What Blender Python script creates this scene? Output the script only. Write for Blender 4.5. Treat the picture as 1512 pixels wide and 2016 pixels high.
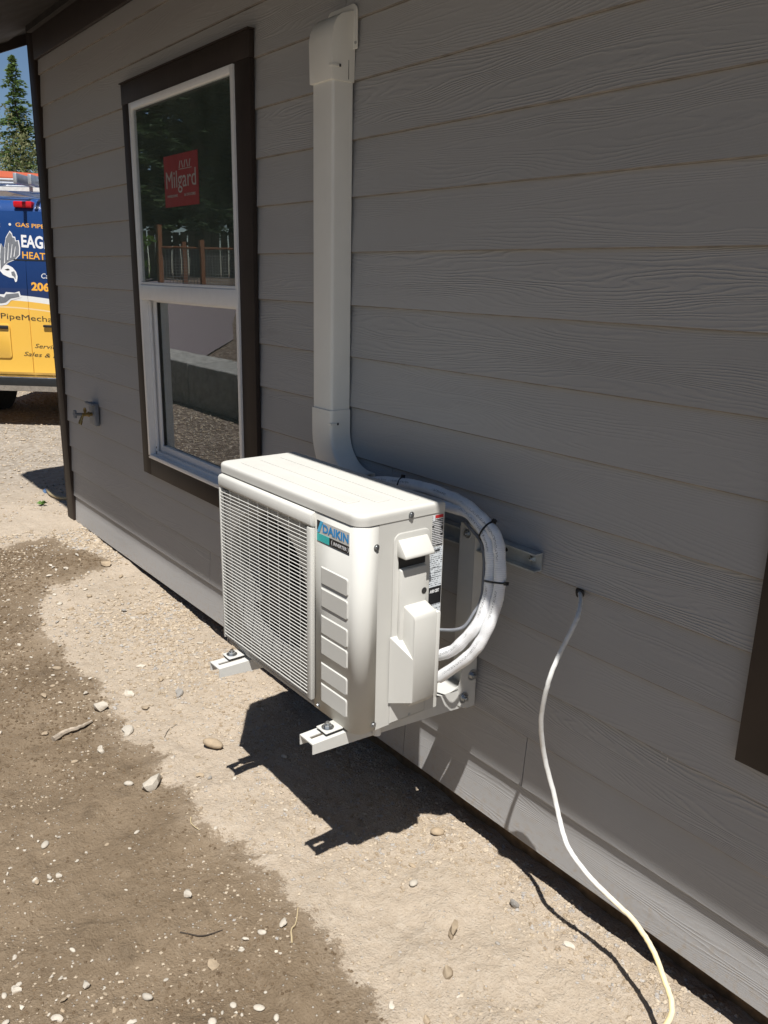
import bpy, bmesh, math, random
import numpy as np
from mathutils import Vector, Matrix

for o in list(bpy.data.objects):
    bpy.data.objects.remove(o, do_unlink=True)
scn = bpy.context.scene
COL = scn.collection
random.seed(7)

# ------------------------------------------------------------------ camera
cam_d = bpy.data.cameras.new('camera')
cam = bpy.data.objects.new('camera', cam_d)
COL.objects.link(cam)
cF = Vector((-0.75426, 0.59613, -0.27516)); cR = Vector((0.61496, 0.78825, 0.02201)); cU = Vector((-0.23002, 0.15261, 0.96115))
cam.matrix_world = Matrix(((cR.x, cU.x, -cF.x, 0.0), (cR.y, cU.y, -cF.y, -1.4816), (cR.z, cU.z, -cF.z, 1.5710), (0, 0, 0, 1)))
cam_d.sensor_fit = 'VERTICAL'; cam_d.sensor_height = 36.0; cam_d.sensor_width = 27.0
cam_d.lens = 36.0 * 1611.5 / 2016.0
cam_d.clip_start = 0.05; cam_d.clip_end = 2000
scn.camera = cam
scn.render.resolution_x = 768; scn.render.resolution_y = 1024

# ------------------------------------------------------------------ sky, sun, exposure
SUN = Vector((0.40, -0.28, 1.0)).normalized()
wd = bpy.data.worlds.new('World'); scn.world = wd; wd.use_nodes = True
wn = wd.node_tree; wn.nodes.clear()
sky = wn.nodes.new('ShaderNodeTexSky'); sky.sky_type = 'NISHITA'; sky.sun_disc = False
sky.sun_elevation = math.asin(SUN.z); sky.sun_rotation = math.atan2(SUN.x, SUN.y)
sky.air_density = 1.0; sky.dust_density = 0.1; sky.ozone_density = 4.0; sky.altitude = 300
bgn = wn.nodes.new('ShaderNodeBackground'); bgn.inputs[1].default_value = 0.052
wo = wn.nodes.new('ShaderNodeOutputWorld')
wn.links.new(sky.outputs[0], bgn.inputs[0]); wn.links.new(bgn.outputs[0], wo.inputs[0])
sd = bpy.data.lights.new('sun', 'SUN'); sd.energy = 5.0; sd.angle = math.radians(0.53); sd.color = (1.0, 0.972, 0.93)
sun = bpy.data.objects.new('sun', sd); COL.objects.link(sun)
sun.rotation_euler = (-SUN).to_track_quat('-Z', 'Y').to_euler(); sun.location = (3, -3, 9)
scn.view_settings.view_transform = 'Standard'; scn.view_settings.look = 'None'
scn.view_settings.exposure = 0.45; scn.view_settings.gamma = 1.0
scn.view_settings.use_curve_mapping = False

# ------------------------------------------------------------------ material helpers
class NT:
    def __init__(s, name):
        s.m = bpy.data.materials.new(name); s.m.use_nodes = True
        s.t = s.m.node_tree; s.t.nodes.clear()
        s.out = s.t.nodes.new('ShaderNodeOutputMaterial')
        s.b = s.t.nodes.new('ShaderNodeBsdfPrincipled')
        s.t.links.new(s.b.outputs[0], s.out.inputs[0])
    def n(s, typ, **kw):
        nd = s.t.nodes.new('ShaderNode' + typ)
        for k, v in kw.items(): setattr(nd, k, v)
        return nd
    def l(s, a, b): s.t.links.new(a, b)
    def val(s, sock, v):
        if hasattr(v, 'is_linked') or hasattr(v, 'links'): s.l(v, sock)
        else: sock.default_value = v
    def math(s, op, a, b=0.0, c=None):
        nd = s.n('Math', operation=op); s.val(nd.inputs[0], a); s.val(nd.inputs[1], b)
        if c is not None: s.val(nd.inputs[2], c)
        return nd.outputs[0]
    def mapr(s, v, a, b, c=0.0, d=1.0, smooth=False):
        nd = s.n('MapRange', interpolation_type='SMOOTHSTEP' if smooth else 'LINEAR')
        s.val(nd.inputs[0], v)
        for i, x in enumerate((a, b, c, d)): nd.inputs[i + 1].default_value = x
        return nd.outputs[0]
    def pos(s): return s.n('NewGeometry').outputs['Position']
    def scale(s, vec, sc, off=None):
        nd = s.n('VectorMath', operation='MULTIPLY_ADD'); s.val(nd.inputs[0], vec); nd.inputs[1].default_value = sc
        if off is not None: s.val(nd.inputs[2], off)
        return nd.outputs[0]
    def noise(s, vec, scale=5, detail=3, rough=.55, dist=0.0):
        nd = s.n('TexNoise'); s.val(nd.inputs['Vector'], vec); nd.inputs['Scale'].default_value = scale
        nd.inputs['Detail'].default_value = detail; nd.inputs['Roughness'].default_value = rough
        nd.inputs['Distortion'].default_value = dist
        return nd.outputs['Fac']
    def mix(s, f, a, b):
        nd = s.n('Mix', data_type='RGBA'); s.val(nd.inputs[0], f)
        for i, v in ((6, a), (7, b)):
            if isinstance(v, tuple): nd.inputs[i].default_value = v if len(v) == 4 else v + (1,)
            else: s.l(v, nd.inputs[i])
        return nd.outputs[2]
    def bump(s, h, strength=.5, dist=.01):
        nd = s.n('Bump'); s.val(nd.inputs['Height'], h); nd.inputs['Strength'].default_value = strength
        nd.inputs['Distance'].default_value = dist
        s.l(nd.outputs[0], s.b.inputs['Normal']); return nd
    def set(s, col=None, rough=None, metal=None, spec=None):
        if col is not None:
            if isinstance(col, tuple): s.b.inputs['Base Color'].default_value = col if len(col) == 4 else col + (1,)
            else: s.l(col, s.b.inputs['Base Color'])
        if rough is not None: s.val(s.b.inputs['Roughness'], rough)
        if metal is not None: s.b.inputs['Metallic'].default_value = metal
        if spec is not None: s.b.inputs['Specular IOR Level'].default_value = spec
        return s

MAT = {}
def simple(name, col, rough=.5, metal=0.0, var=.08, nscale=30, bump=0.0, bdist=.002, spec=.5, dirt=0.0):
    t = NT(name); p = t.pos()
    f = t.noise(p, nscale, 4)
    c2 = tuple(max(0, min(1, c * (1 - var * 2))) for c in col)
    c = t.mix(t.mapr(f, .35, .65), tuple(col), c2)
    if dirt:
        d = t.mapr(t.noise(p, 9, 6, .7), .52, .75, 0, dirt)
        c = t.mix(d, c, (.25, .2, .14))
    t.set(c, t.mapr(t.noise(p, nscale * .6, 3), .3, .7, rough * .88, min(1, rough * 1.12)), metal, spec)
    if bump: t.bump(t.noise(p, nscale * 4, 3), bump, bdist)
    MAT[name] = t.m
    return t.m

# painted fibre-cement lap siding with pressed cedar grain
def siding_mat():
    t = NT('siding_paint'); p = t.pos()
    oi = t.n('ObjectInfo')
    off = t.n('CombineXYZ'); t.l(t.math('MULTIPLY', oi.outputs['Random'], 57.0), off.inputs[0]); t.l(t.math('MULTIPLY', oi.outputs['Random'], 3.7), off.inputs[1])
    q = t.n('VectorMath', operation='ADD'); t.l(p, q.inputs[0]); t.l(off.outputs[0], q.inputs[1]); q = q.outputs[0]
    sz = t.n('SeparateXYZ'); t.l(p, sz.inputs[0])
    w1 = t.noise(t.scale(q, (1.15, 1, 11.0)), 1.0, 2, .45)
    w2 = t.noise(t.scale(q, (9.0, 1, 40.0)), 1.0, 2, .5)
    w3 = t.noise(t.scale(q, (42.0, 1, 130.0)), 1.0, 2, .5)
    ph = t.math('ADD', t.math('MULTIPLY', sz.outputs[2], 128.0), t.math('ADD', t.math('MULTIPLY', w1, 22.0), t.math('ADD', t.math('MULTIPLY', w2, 1.1), t.math('MULTIPLY', w3, .35))))
    sn = t.math('SINE', t.math('MULTIPLY', ph, 6.2832))
    sn = t.math('POWER', t.mapr(sn, -1, 1), 2.2)
    amp = t.mapr(t.noise(t.scale(q, (1.6, 1, 13.0)), 1.0, 3, .6), .36, .58, .12, 1.0, True)
    amp = t.math('MULTIPLY', amp, t.mapr(t.math('FRACT', t.math('MULTIPLY', oi.outputs['Random'], 7.31)), 0, 1, .35, 1.1))
    amp = t.math('MULTIPLY', amp, t.mapr(t.noise(t.scale(q, (30, 1, 90)), 1.0, 2), .25, .55, .35, 1.0))
    h = t.math('ADD', t.math('MULTIPLY', sn, amp), t.math('MULTIPLY', t.noise(p, 420, 2), .22))
    t.bump(h, .7, .0012)
    tone = t.noise(t.scale(q, (.9, 1, 5)), 1.0, 4)
    c = t.mix(t.mapr(tone, .3, .7), (.378, .375, .374), (.338, .336, .335))
    c = t.mix(t.mapr(oi.outputs['Random'], 0, 1, 0, .5), c, (.412, .408, .405))
    # splashed soil low on the wall
    low = t.math('MULTIPLY', t.mapr(sz.outputs[2], .24, .10, 0, 1), t.mapr(t.noise(p, 55, 5, .7), .50, .66, 0, .6))
    c = t.mix(low, c, (.33, .26, .18))
    t.set(c, .55, 0, .4)
    MAT['siding'] = t.m
siding_mat()

def brown_mat():
    t = NT('brown_trim_paint'); p = t.pos()
    w = t.noise(t.scale(p, (60, 60, 6)), 1.0, 3)
    c = t.mix(t.mapr(t.noise(p, 7, 4), .35, .65), (.036, .025, .020), (.027, .019, .015))
    t.set(c, .6, 0, .35); t.bump(w, .35, .0015); MAT['brown'] = t.m
brown_mat()

def ground_mat():
    t = NT('soil'); p = t.pos()
    at = t.n('Attribute', attribute_name='wet'); sdv = at.outputs['Fac']
    nz = t.math('ADD', t.math('MULTIPLY', t.math('SUBTRACT', t.noise(p, 9, 5, .62), .5), .16), t.math('MULTIPLY', t.math('SUBTRACT', t.noise(p, 42, 6, .8), .5), .17))
    sn_ = t.math('ADD', sdv, nz)
    wet = t.math('ADD', t.math('MULTIPLY', t.mapr(sn_, -.012, .014, 0, 1, True), .74), t.math('MULTIPLY', t.mapr(sn_, -.04, .10, 0, 1, True), .26))
    n1 = t.noise(p, 3.1, 5, .6); n2 = t.noise(p, 38, 5, .7); n3 = t.noise(p, 170, 3, .6)
    dry = t.mix(t.mapr(n1, .35, .65), (.425, .350, .268), (.355, .290, .218))
    dry = t.mix(t.mapr(n2, .42, .72, 0, .65), dry, (.47, .405, .325))
    dry = t.mix(t.mapr(n3, .58, .75, 0, .55), dry, (.23, .175, .12))
    we = t.mix(t.mapr(n1, .35, .65), (.205, .152, .098), (.158, .115, .072))
    we = t.mix(t.mapr(n2, .5, .75, 0, .6), we, (.245, .19, .13))
    we = t.mix(t.mapr(n3, .57, .72, 0, .6), we, (.085, .055, .032))
    we = t.mix(t.mapr(t.noise(p, 1.7, 4, .65), .52, .68, 0, .55), we, (.25, .19, .127))
    we = t.mix(t.mapr(t.noise(p, 6.5, 5, .7), .56, .72, 0, .6), we, (.085, .060, .037))
    c = t.mix(wet, dry, we)
    # fine pale grit
    v = t.n('TexVoronoi', feature='F1'); t.l(p, v.inputs['Vector']); v.inputs['Scale'].default_value = 105
    sel = t.n('SeparateColor'); t.l(v.outputs['Color'], sel.inputs[0])
    grit = t.math('MULTIPLY', t.mapr(v.outputs['Distance'], .20, .30, 1, 0), t.mapr(sel.outputs[0], .80, .84, 0, 1))
    grit = t.math('MULTIPLY', grit, t.mapr(t.noise(p, 4.5, 4), .42, .6, .15, .9))
    c = t.mix(grit, c, t.mix(sel.outputs[1], (.44, .385, .31), (.52, .49, .45)))
    # far gravel yard
    fx = t.n('SeparateXYZ'); t.l(p, fx.inputs[0])
    far = t.mapr(fx.outputs[0], -5.3, -6.6, 0, 1)
    v2 = t.n('TexVoronoi'); t.l(p, v2.inputs['Vector']); v2.inputs['Scale'].default_value = 34
    gcol = t.n('SeparateColor'); t.l(v2.outputs['Color'], gcol.inputs[0])
    gr = t.mix(gcol.outputs[0], (.19, .16, .125), (.37, .33, .28))
    c = t.mix(t.math('MULTIPLY', far, .8), c, gr)
    up = t.mapr(fx.outputs[1], -2.2, -2.7, 0, 1)
    c = t.mix(t.math('MULTIPLY', up, .8), c, t.mix(gcol.outputs[1], (.10, .075, .055), (.30, .24, .185)))
    yard = t.math('MULTIPLY', t.mapr(fx.outputs[1], -.9, -1.3, 0, 1), t.mapr(fx.outputs[0], -4.2, -4.8, 0, 1))
    c = t.mix(t.math('MULTIPLY', yard, .9), c, t.mix(t.mapr(gcol.outputs[2], .6, .9), (.085, .058, .042), (.24, .19, .15)))
    t.set(c, t.mapr(wet, 0, 1, .95, .72), 0, .3)
    h = t.math('ADD', t.math('MULTIPLY', n2, .7), t.math('ADD', t.math('MULTIPLY', n3, .35), t.math('MULTIPLY', grit, .25)))
    h = t.math('ADD', h, t.math('MULTIPLY', t.noise(p, 14, 5, .65, .4), 1.0))
    t.bump(h, 1.0, .013)
    MAT['ground'] = t.m
ground_mat()

def stone_mat(name, a, b):
    t = NT(name); p = t.pos(); oi = t.n('ObjectInfo')
    c = t.mix(oi.outputs['Random'], a, b)
    c = t.mix(t.mapr(t.noise(p, 90, 5, .7), .4, .7, 0, .5), c, tuple(x * .72 for x in b))
    sp = t.n('SeparateXYZ'); g = t.n('TexCoord'); t.l(g.outputs['Generated'], sp.inputs[0])
    soil = t.math('MULTIPLY', t.mapr(sp.outputs[2], .62, .30, 0, 1), t.mapr(t.noise(p, 60, 4), .35, .6, .3, .95))
    c = t.mix(soil, c, (.22, .165, .11))
    t.set(c, .85, 0, .3); t.bump(t.noise(p, 260, 4, .7), .5, .002); MAT[name] = t.m
stone_mat('stone_pale', (.58, .52, .43), (.42, .38, .32))
stone_mat('stone_tan', (.40, .31, .21), (.30, .24, .17))
stone_mat('stone_grey', (.34, .31, .27), (.26, .245, .225))

def crumb_mat():
    t = NT('gravel_grit'); p = t.pos()
    v = t.n('TexVoronoi'); t.l(p, v.inputs['Vector']); v.inputs['Scale'].default_value = 70
    s = t.n('SeparateColor'); t.l(v.outputs['Color'], s.inputs[0])
    c = t.mix(s.outputs[0], (.28, .215, .145), (.48, .405, .31)); c = t.mix(t.mapr(s.outputs[1], .75, .9, 0, .7), c, (.34, .335, .33))
    t.set(c, .95, 0, .2); t.bump(t.noise(p, 300, 3), .4, .002); MAT['grit'] = t.m
    t = NT('wet_clod'); p = t.pos()
    c = t.mix(t.mapr(t.noise(p, 40, 3), .35, .65), (.17, .12, .072), (.10, .068, .04))
    t.set(c, .85, 0, .3); MAT['clod'] = t.m
crumb_mat()

simple('ivory', (.56, .55, .51), .6, 0, .02, 6, 0, .0004, .3, .03)
simple('ivory_wire', (.62, .61, .57), .4, 0, .02, 12)
simple('duct', (.76, .75, .70), .42, 0, .02, 10, .06, .0006)
simple('bracket', (.60, .595, .56), .42, 0, .03, 20)
simple('zinc', (.55, .57, .58), .32, 1.0, .1, 60)
simple('zinc_rail', (.55, .58, .58), .45, .55, .12, 25, .1, .0006)
simple('rubber', (.02, .02, .021), .7)
simple('black_plastic', (.012, .012, .013), .5)
simple('fan_dark', (.028, .026, .024), .55)
simple('coil', (.022, .02, .018), .7, 0)
simple('coil_bright', (.36, .35, .325), .5, 0)
simple('vinyl', (.80, .80, .80), .35, 0, .02)
simple('wood_sheathing', (.20, .13, .07), .8, 0, .2, 18, .3, .003)
simple('lap_edge', (.26, .235, .205), .8, 0, .2, 14)
simple('skirt_wood', (.26, .165, .085), .85, 0, .25, 25, .4, .003)
simple('plaster', (.42, .46, .42), .9, 0, .05)
simple('roofing', (.03, .028, .026), .9, 0, .2, 60, .5, .01)
simple('soffit', (.03, .025, .021), .8, 0, .15, 15)
simple('label_white', (.70, .72, .73), .35, 0, .02)
simple('label_black', (.012, .012, .014), .4)
simple('label_red', (.55, .03, .03), .4)
simple('logo_blue', (.02, .27, .62), .4, 0, .02)
simple('logo_cyan', (.06, .42, .66), .4, 0, .02)
simple('logo_teal', (.03, .46, .44), .4, 0, .02)
simple('sticker_white', (.33, .33, .31), .5, 0, .05)
simple('print_white', (.75, .75, .75), .45, 0, .02)
simple('sticker_red', (.23, .018, .015), .5, 0, .05)
simple('copper', (.60, .30, .18), .35, .9)
simple('brass', (.45, .33, .14), .4, .9, .2)
simple('tap_grey', (.19, .21, .24), .5)
simple('wire_grey', (.22, .23, .25), .45)
simple('concrete', (.36, .35, .32), .9, 0, .2, 12, .5, .01, .3, .3)
simple('asphalt', (.19, .155, .16), .9, 0, .12, 60, .3, .006)
simple('fence_wood', (.13, .11, .09), .85, 0, .2, 20)
simple('orange_wood', (.21, .08, .032), .8, 0, .15, 20)
simple('galv_mesh', (.35, .35, .33), .5, .6)
simple('bark', (.09, .068, .05), .9, 0, .25, 8, .6, .03)
simple('twig', (.42, .35, .27), .9, 0, .2, 60)
simple('straw', (.50, .40, .24), .9)
simple('tyre', (.016, .016, .017), .85)
simple('chrome', (.55, .56, .58), .22, 1.0, .1)
simple('van_dark', (.018, .02, .022), .45)
simple('red_lens', (.55, .012, .02), .2)
simple('van_ink', (.045, .04, .03), .45)
simple('van_gold', (.80, .40, .05), .4, 0, .02)
simple('eagle_grey', (.18, .19, .21), .45)
simple('roof_red', (.50, .10, .035), .6, 0, .1)
simple('white_paint', (.74, .73, .70), .6)
simple('alu', (.55, .57, .60), .4, .6)
simple('glass_dark', (.02, .025, .03), .08)
simple('weed', (.09, .17, .03), .7)
simple('pipe_blue', (.12, .22, .40), .5)

def foam_mat():
    t = NT('pipe_insulation'); p = t.pos()
    at = t.n('Attribute', attribute_name='along')
    rib = t.math('SINE', t.math('MULTIPLY', at.outputs['Fac'], 6.2832 / .0042))
    t.set(t.mix(t.mapr(t.noise(p, 40, 4), .35, .7), (.86, .865, .87), (.76, .765, .77)), .5, 0, .4)
    t.bump(t.math('ADD', rib, t.math('MULTIPLY', t.noise(p, 120, 2), .5)), .4, .0010); MAT['foam'] = t.m
    # printed side of the same insulation
    t = NT('pipe_insulation_printed'); p = t.pos()
    at = t.n('Attribute', attribute_name='along'); ar = t.n('Attribute', attribute_name='around')
    rib = t.math('SINE', t.math('MULTIPLY', at.outputs['Fac'], 6.2832 / .0042))
    base = t.mix(t.mapr(t.noise(p, 40, 4), .35, .7), (.86, .865, .87), (.76, .765, .77))
    cell = t.n('CombineXYZ'); t.l(t.math('MULTIPLY', at.outputs['Fac'], 290), cell.inputs[0]); t.l(t.math('MULTIPLY', ar.outputs['Fac'], 60), cell.inputs[1])
    ink = t.mapr(t.noise(cell.outputs[0], 1.0, 1, .5), .50, .56)
    band = t.math('MULTIPLY', t.mapr(t.math('ABSOLUTE', t.math('SUBTRACT', ar.outputs['Fac'], .30)), .028, .036, 1, 0), t.mapr(t.noise(p, 11, 1), .47, .52))
    t.set(t.mix(t.math('MULTIPLY', t.math('MULTIPLY', ink, band), .75), base, (.05, .05, .06)), .5, 0, .4)
    t.bump(t.math('ADD', rib, t.math('MULTIPLY', t.noise(p, 120, 2), .5)), .4, .0010); MAT['foam_print'] = t.m
foam_mat()

def cable_mat():
    t = NT('cable_sheath'); p = t.pos()
    at = t.n('Attribute', attribute_name='along'); ar = t.n('Attribute', attribute_name='around')
    y = t.mapr(t.math('ADD', at.outputs['Fac'], t.math('MULTIPLY', t.noise(p, 12, 3), .12)), .86, 1.10, 0, 1, True)
    side = t.mapr(t.math('SINE', t.math('MULTIPLY', ar.outputs['Fac'], 6.2832)), -.6, .5, 1, .55)
    yc = t.mix(side, (.66, .63, .56), (.70, .57, .30))
    c = t.mix(y, (.66, .66, .64), yc)
    c = t.mix(t.mapr(t.noise(p, 70, 4, .7), .5, .75, 0, .35), c, (.42, .36, .27))
    t.set(c, .5, 0, .4); MAT['cable'] = t.m
cable_mat()

def label_mat(name, bg, ink, lh, mx, dens=.52):
    # rows of tiny print
    t = NT(name); p = t.pos(); s = t.n('SeparateXYZ'); t.l(p, s.inputs[0])
    row = t.math('DIVIDE', s.outputs[2], lh)
    fr = t.math('FRACT', row); rid = t.math('FLOOR', row)
    v = t.n('CombineXYZ'); t.l(t.math('MULTIPLY', s.outputs[1], 420), v.inputs[0]); t.l(t.math('MULTIPLY', rid, 7.3), v.inputs[1])
    w = t.mapr(t.noise(v.outputs[0], 1.0, 2, .6), dens - .05, dens)
    inrow = t.math('MULTIPLY', t.mapr(fr, .28, .32), t.mapr(fr, .75, .79, 1, 0))
    wlen = t.n('CombineXYZ'); t.l(rid, wlen.inputs[0]); t.l(t.math('MULTIPLY', s.outputs[1], 14), wlen.inputs[1])
    has = t.mapr(t.noise(wlen.outputs[0], 1.7, 0), .36, .40)
    f = t.math('MULTIPLY', t.math('MULTIPLY', w, inrow), t.math('MULTIPLY', has, mx))
    t.set(t.mix(f, bg, ink), .35); MAT[name] = t.m
label_mat('spec_print', (.66, .70, .73), (.03, .035, .045), .0052, 1.0)
label_mat('warn_print', (.02, .02, .022), (.72, .72, .72), .0045, 1.0, .40)

def leaf_mat(name, a, b):
    t = NT(name); p = t.pos()
    c = t.mix(t.mapr(t.noise(p, .9, 4, .7), .35, .65), a, b)
    t.set(c, .65, 0, .25)
    tr = t.n('BsdfTranslucent'); t.l(c, tr.inputs[0])
    mx = t.n('MixShader'); mx.inputs[0].default_value = .35
    t.l(t.b.outputs[0], mx.inputs[1]); t.l(tr.outputs[0], mx.inputs[2]); t.l(mx.outputs[0], t.out.inputs[0]); MAT[name] = t.m
leaf_mat('fir_needles', (.085, .145, .042), (.15, .21, .062))
leaf_mat('shrub_leaves', (.15, .18, .075), (.24, .235, .12))
leaf_mat('dark_needles', (.022, .042, .018), (.045, .07, .025))
leaf_mat('bright_leaves', (.06, .13, .02), (.10, .18, .035))

def glass_mat():
    t = NT('window_glass')
    fr = t.n('Fresnel'); fr.inputs['IOR'].default_value = 1.75
    gl = t.n('BsdfGlossy'); gl.inputs['Roughness'].default_value = .0; gl.inputs['Color'].default_value = (.95, .97, 1, 1)
    p = t.pos(); bn = t.n('Bump'); t.l(t.noise(p, 2.2, 2), bn.inputs['Height']); bn.inputs['Strength'].default_value = .035; bn.inputs['Distance'].default_value = .012
    t.l(bn.outputs[0], gl.inputs['Normal'])
    df = t.n('BsdfDiffuse'); df.inputs['Color'].default_value = (.34, .42, .36, 1)
    tr = t.n('BsdfTransparent'); tr.inputs['Color'].default_value = (.88, .93, .89, 1)
    mx = t.n('MixShader'); t.l(t.math('MULTIPLY', fr.outputs[0], 2.1), mx.inputs[0]); t.l(tr.outputs[0], mx.inputs[1]); t.l(gl.outputs[0], mx.inputs[2])
    m2 = t.n('MixShader'); t.l(t.mapr(t.noise(t.scale(p, (3, 3, 1.2)), 2.0, 5, .7), .3, .75, .05, .15), m2.inputs[0]); t.l(mx.outputs[0], m2.inputs[1]); t.l(df.outputs[0], m2.inputs[2])
    t.l(m2.outputs[0], t.out.inputs[0]); MAT['glass'] = t.m
glass_mat()

# ------------------------------------------------------------------ geometry helpers
MW = {}
def thing(name, loc, label=None, cat=None, group=None, kind=None, rot=None):
    o = bpy.data.objects.new(name, None); COL.objects.link(o); o.empty_display_size = .1
    m = Matrix.Translation(Vector(loc))
    if rot is not None: m = m @ rot
    o.matrix_world = m; MW[o] = m
    tag(o, label, cat, group, kind); return o
def tag(o, label=None, cat=None, group=None, kind=None):
    if label: o['label'] = label
    if cat: o['category'] = cat
    if group: o['group'] = group
    if kind: o['kind'] = kind
    return o
def mk(name, V, Fc, mat, parent=None, smooth=False, local=False, attrs=None, auto=None):
    V = np.asarray(V, float)
    if parent is not None and not local:
        inv = np.array(MW[parent].inverted()); V = V @ inv[:3, :3].T + inv[:3, 3]
    lo, hi = V.min(0), V.max(0); c = (lo + hi) / 2
    if parent is None: c = np.array((c[0], c[1], lo[2]))
    me = bpy.data.meshes.new(name); me.from_pydata((V - c).tolist(), [], Fc); me.update()
    if attrs:
        for k, a in attrs.items():
            at = me.attributes.new(k, 'FLOAT', 'POINT'); at.data.foreach_set('value', np.asarray(a, 'f'))
    if smooth:
        me.shade_smooth()
        if auto: me.set_sharp_from_angle(angle=math.radians(auto))
    me.materials.append(MAT[mat] if isinstance(mat, str) else mat)
    o = bpy.data.objects.new(name, me); COL.objects.link(o); o.location = c
    if parent is not None: o.parent = parent; MW[o] = MW[parent] @ Matrix.Translation(Vector(c))
    else: MW[o] = Matrix.Translation(Vector(c))
    return o
def fix_normals(V, Fc):
    return V, Fc
def bm_out(bm):
    bmesh.ops.recalc_face_normals(bm, faces=bm.faces)
    bm.verts.index_update()
    V = [tuple(v.co) for v in bm.verts]; Fc = [[v.index for v in f.verts] for f in bm.faces]
    bm.free(); return V, Fc
BOXF = [(0, 3, 2, 1), (4, 5, 6, 7), (0, 1, 5, 4), (1, 2, 6, 5), (2, 3, 7, 6), (3, 0, 4, 7)]
def boxg(x0, x1, y0, y1, z0, z1, bev=0, seg=2):
    V = [(x0, y0, z0), (x1, y0, z0), (x1, y1, z0), (x0, y1, z0), (x0, y0, z1), (x1, y0, z1), (x1, y1, z1), (x0, y1, z1)]
    if not bev: return V, list(BOXF)
    bm = bmesh.new(); vs = [bm.verts.new(v) for v in V]
    for f in BOXF: bm.faces.new([vs[i] for i in f])
    bmesh.ops.bevel(bm, geom=bm.edges[:], offset=bev, segments=seg, affect='EDGES', profile=.5)
    return bm_out(bm)
def join(*gs):
    V, Fc = [], []
    for v, f in gs:
        n = len(V); V += [tuple(q) for q in v]; Fc += [[i + n for i in q] for q in f]
    return V, Fc
def box(name, b, mat, parent=None, bev=0, seg=2, **kw):
    V, Fc = boxg(*b, bev=bev, seg=seg)
    if bev: kw.setdefault('smooth', True); kw.setdefault('auto', 40)
    return mk(name, V, Fc, mat, parent, **kw)
def prismg(poly, d0, d1, ax, bev=0, seg=2):
    """poly in the plane of the two axes other than ax (cyclic order), extruded from d0 to d1"""
    def P(u, v, d):
        return {'x': (d, u, v), 'y': (u, d, v), 'z': (u, v, d)}[ax]
    bm = bmesh.new()
    a = [bm.verts.new(P(u, v, d0)) for u, v in poly]; b = [bm.verts.new(P(u, v, d1)) for u, v in poly]
    bm.faces.new(a); bm.faces.new(b[::-1])
    n = len(poly)
    for i in range(n): bm.faces.new((a[i], b[i], b[(i + 1) % n], a[(i + 1) % n]))
    bmesh.ops.recalc_face_normals(bm, faces=bm.faces)
    if bev:
        ed = [e for e in bm.edges if e.calc_face_angle(0) > math.radians(35)]
        bmesh.ops.bevel(bm, geom=ed, offset=bev, segments=seg, affect='EDGES', profile=.5)
    return bm_out(bm)
def prism(name, poly, d0, d1, ax, mat, parent=None, bev=0, seg=2, **kw):
    V, Fc = prismg(poly, d0, d1, ax, bev, seg)
    kw.setdefault('smooth', True); kw.setdefault('auto', 40)
    return mk(name, V, Fc, mat, parent, **kw)
def rrect(u0, u1, v0, v1, r, n=6):
    """rounded rectangle; r = radii at (u0v0, u1v0, u1v1, u0v1)"""
    if not isinstance(r, (tuple, list)): r = (r,) * 4
    out = []
    for (cx, cy, sx, sy, a0), rr in zip(((u0, v0, 1, 1, 180), (u1, v0, -1, 1, 270), (u1, v1, -1, -1, 0), (u0, v1, 1, -1, 90)), r):
        if rr <= 0: out.append((cx, cy)); continue
        for k in range(n + 1):
            a = math.radians(a0 + 90 * k / n); out.append((cx + sx * rr + rr * math.cos(a), cy + sy * rr + rr * math.sin(a)))
    return out
def cylg(p0, p1, r0, r1=None, n=16, caps=True):
    p0, p1 = Vector(p0), Vector(p1); r1 = r0 if r1 is None else r1
    d = (p1 - p0).normalized(); u = d.orthogonal().normalized(); w = d.cross(u)
    V = []
    for p, r in ((p0, r0), (p1, r1)):
        for k in range(n):
            a = 2 * math.pi * k / n; V.append(tuple(p + (u * math.cos(a) + w * math.sin(a)) * r))
    Fc = [(k, (k + 1) % n, n + (k + 1) % n, n + k) for k in range(n)]
    if caps: Fc += [tuple(range(n))[::-1], tuple(range(n, 2 * n))]
    return V, Fc
def cyl(name, p0, p1, r0, mat, parent=None, r1=None, n=16, **kw):
    V, Fc = cylg(p0, p1, r0, r1, n); return mk(name, V, Fc, mat, parent, smooth=True, auto=40, **kw)
def spline(P, per=8):
    P = [Vector(q) for q in P]; out = []
    Q = [P[0] * 2 - P[1]] + P + [P[-1] * 2 - P[-2]]
    for i in range(1, len(Q) - 2):
        a, b, c, d = Q[i - 1:i + 3]
        for k in range(per):
            t = k / per
            out.append(.5 * ((2 * b) + (c - a) * t + (2 * a - 5 * b + 4 * c - d) * t * t + (3 * b - a - 3 * c + d) * t ** 3))
    out.append(P[-1]); return out
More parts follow.
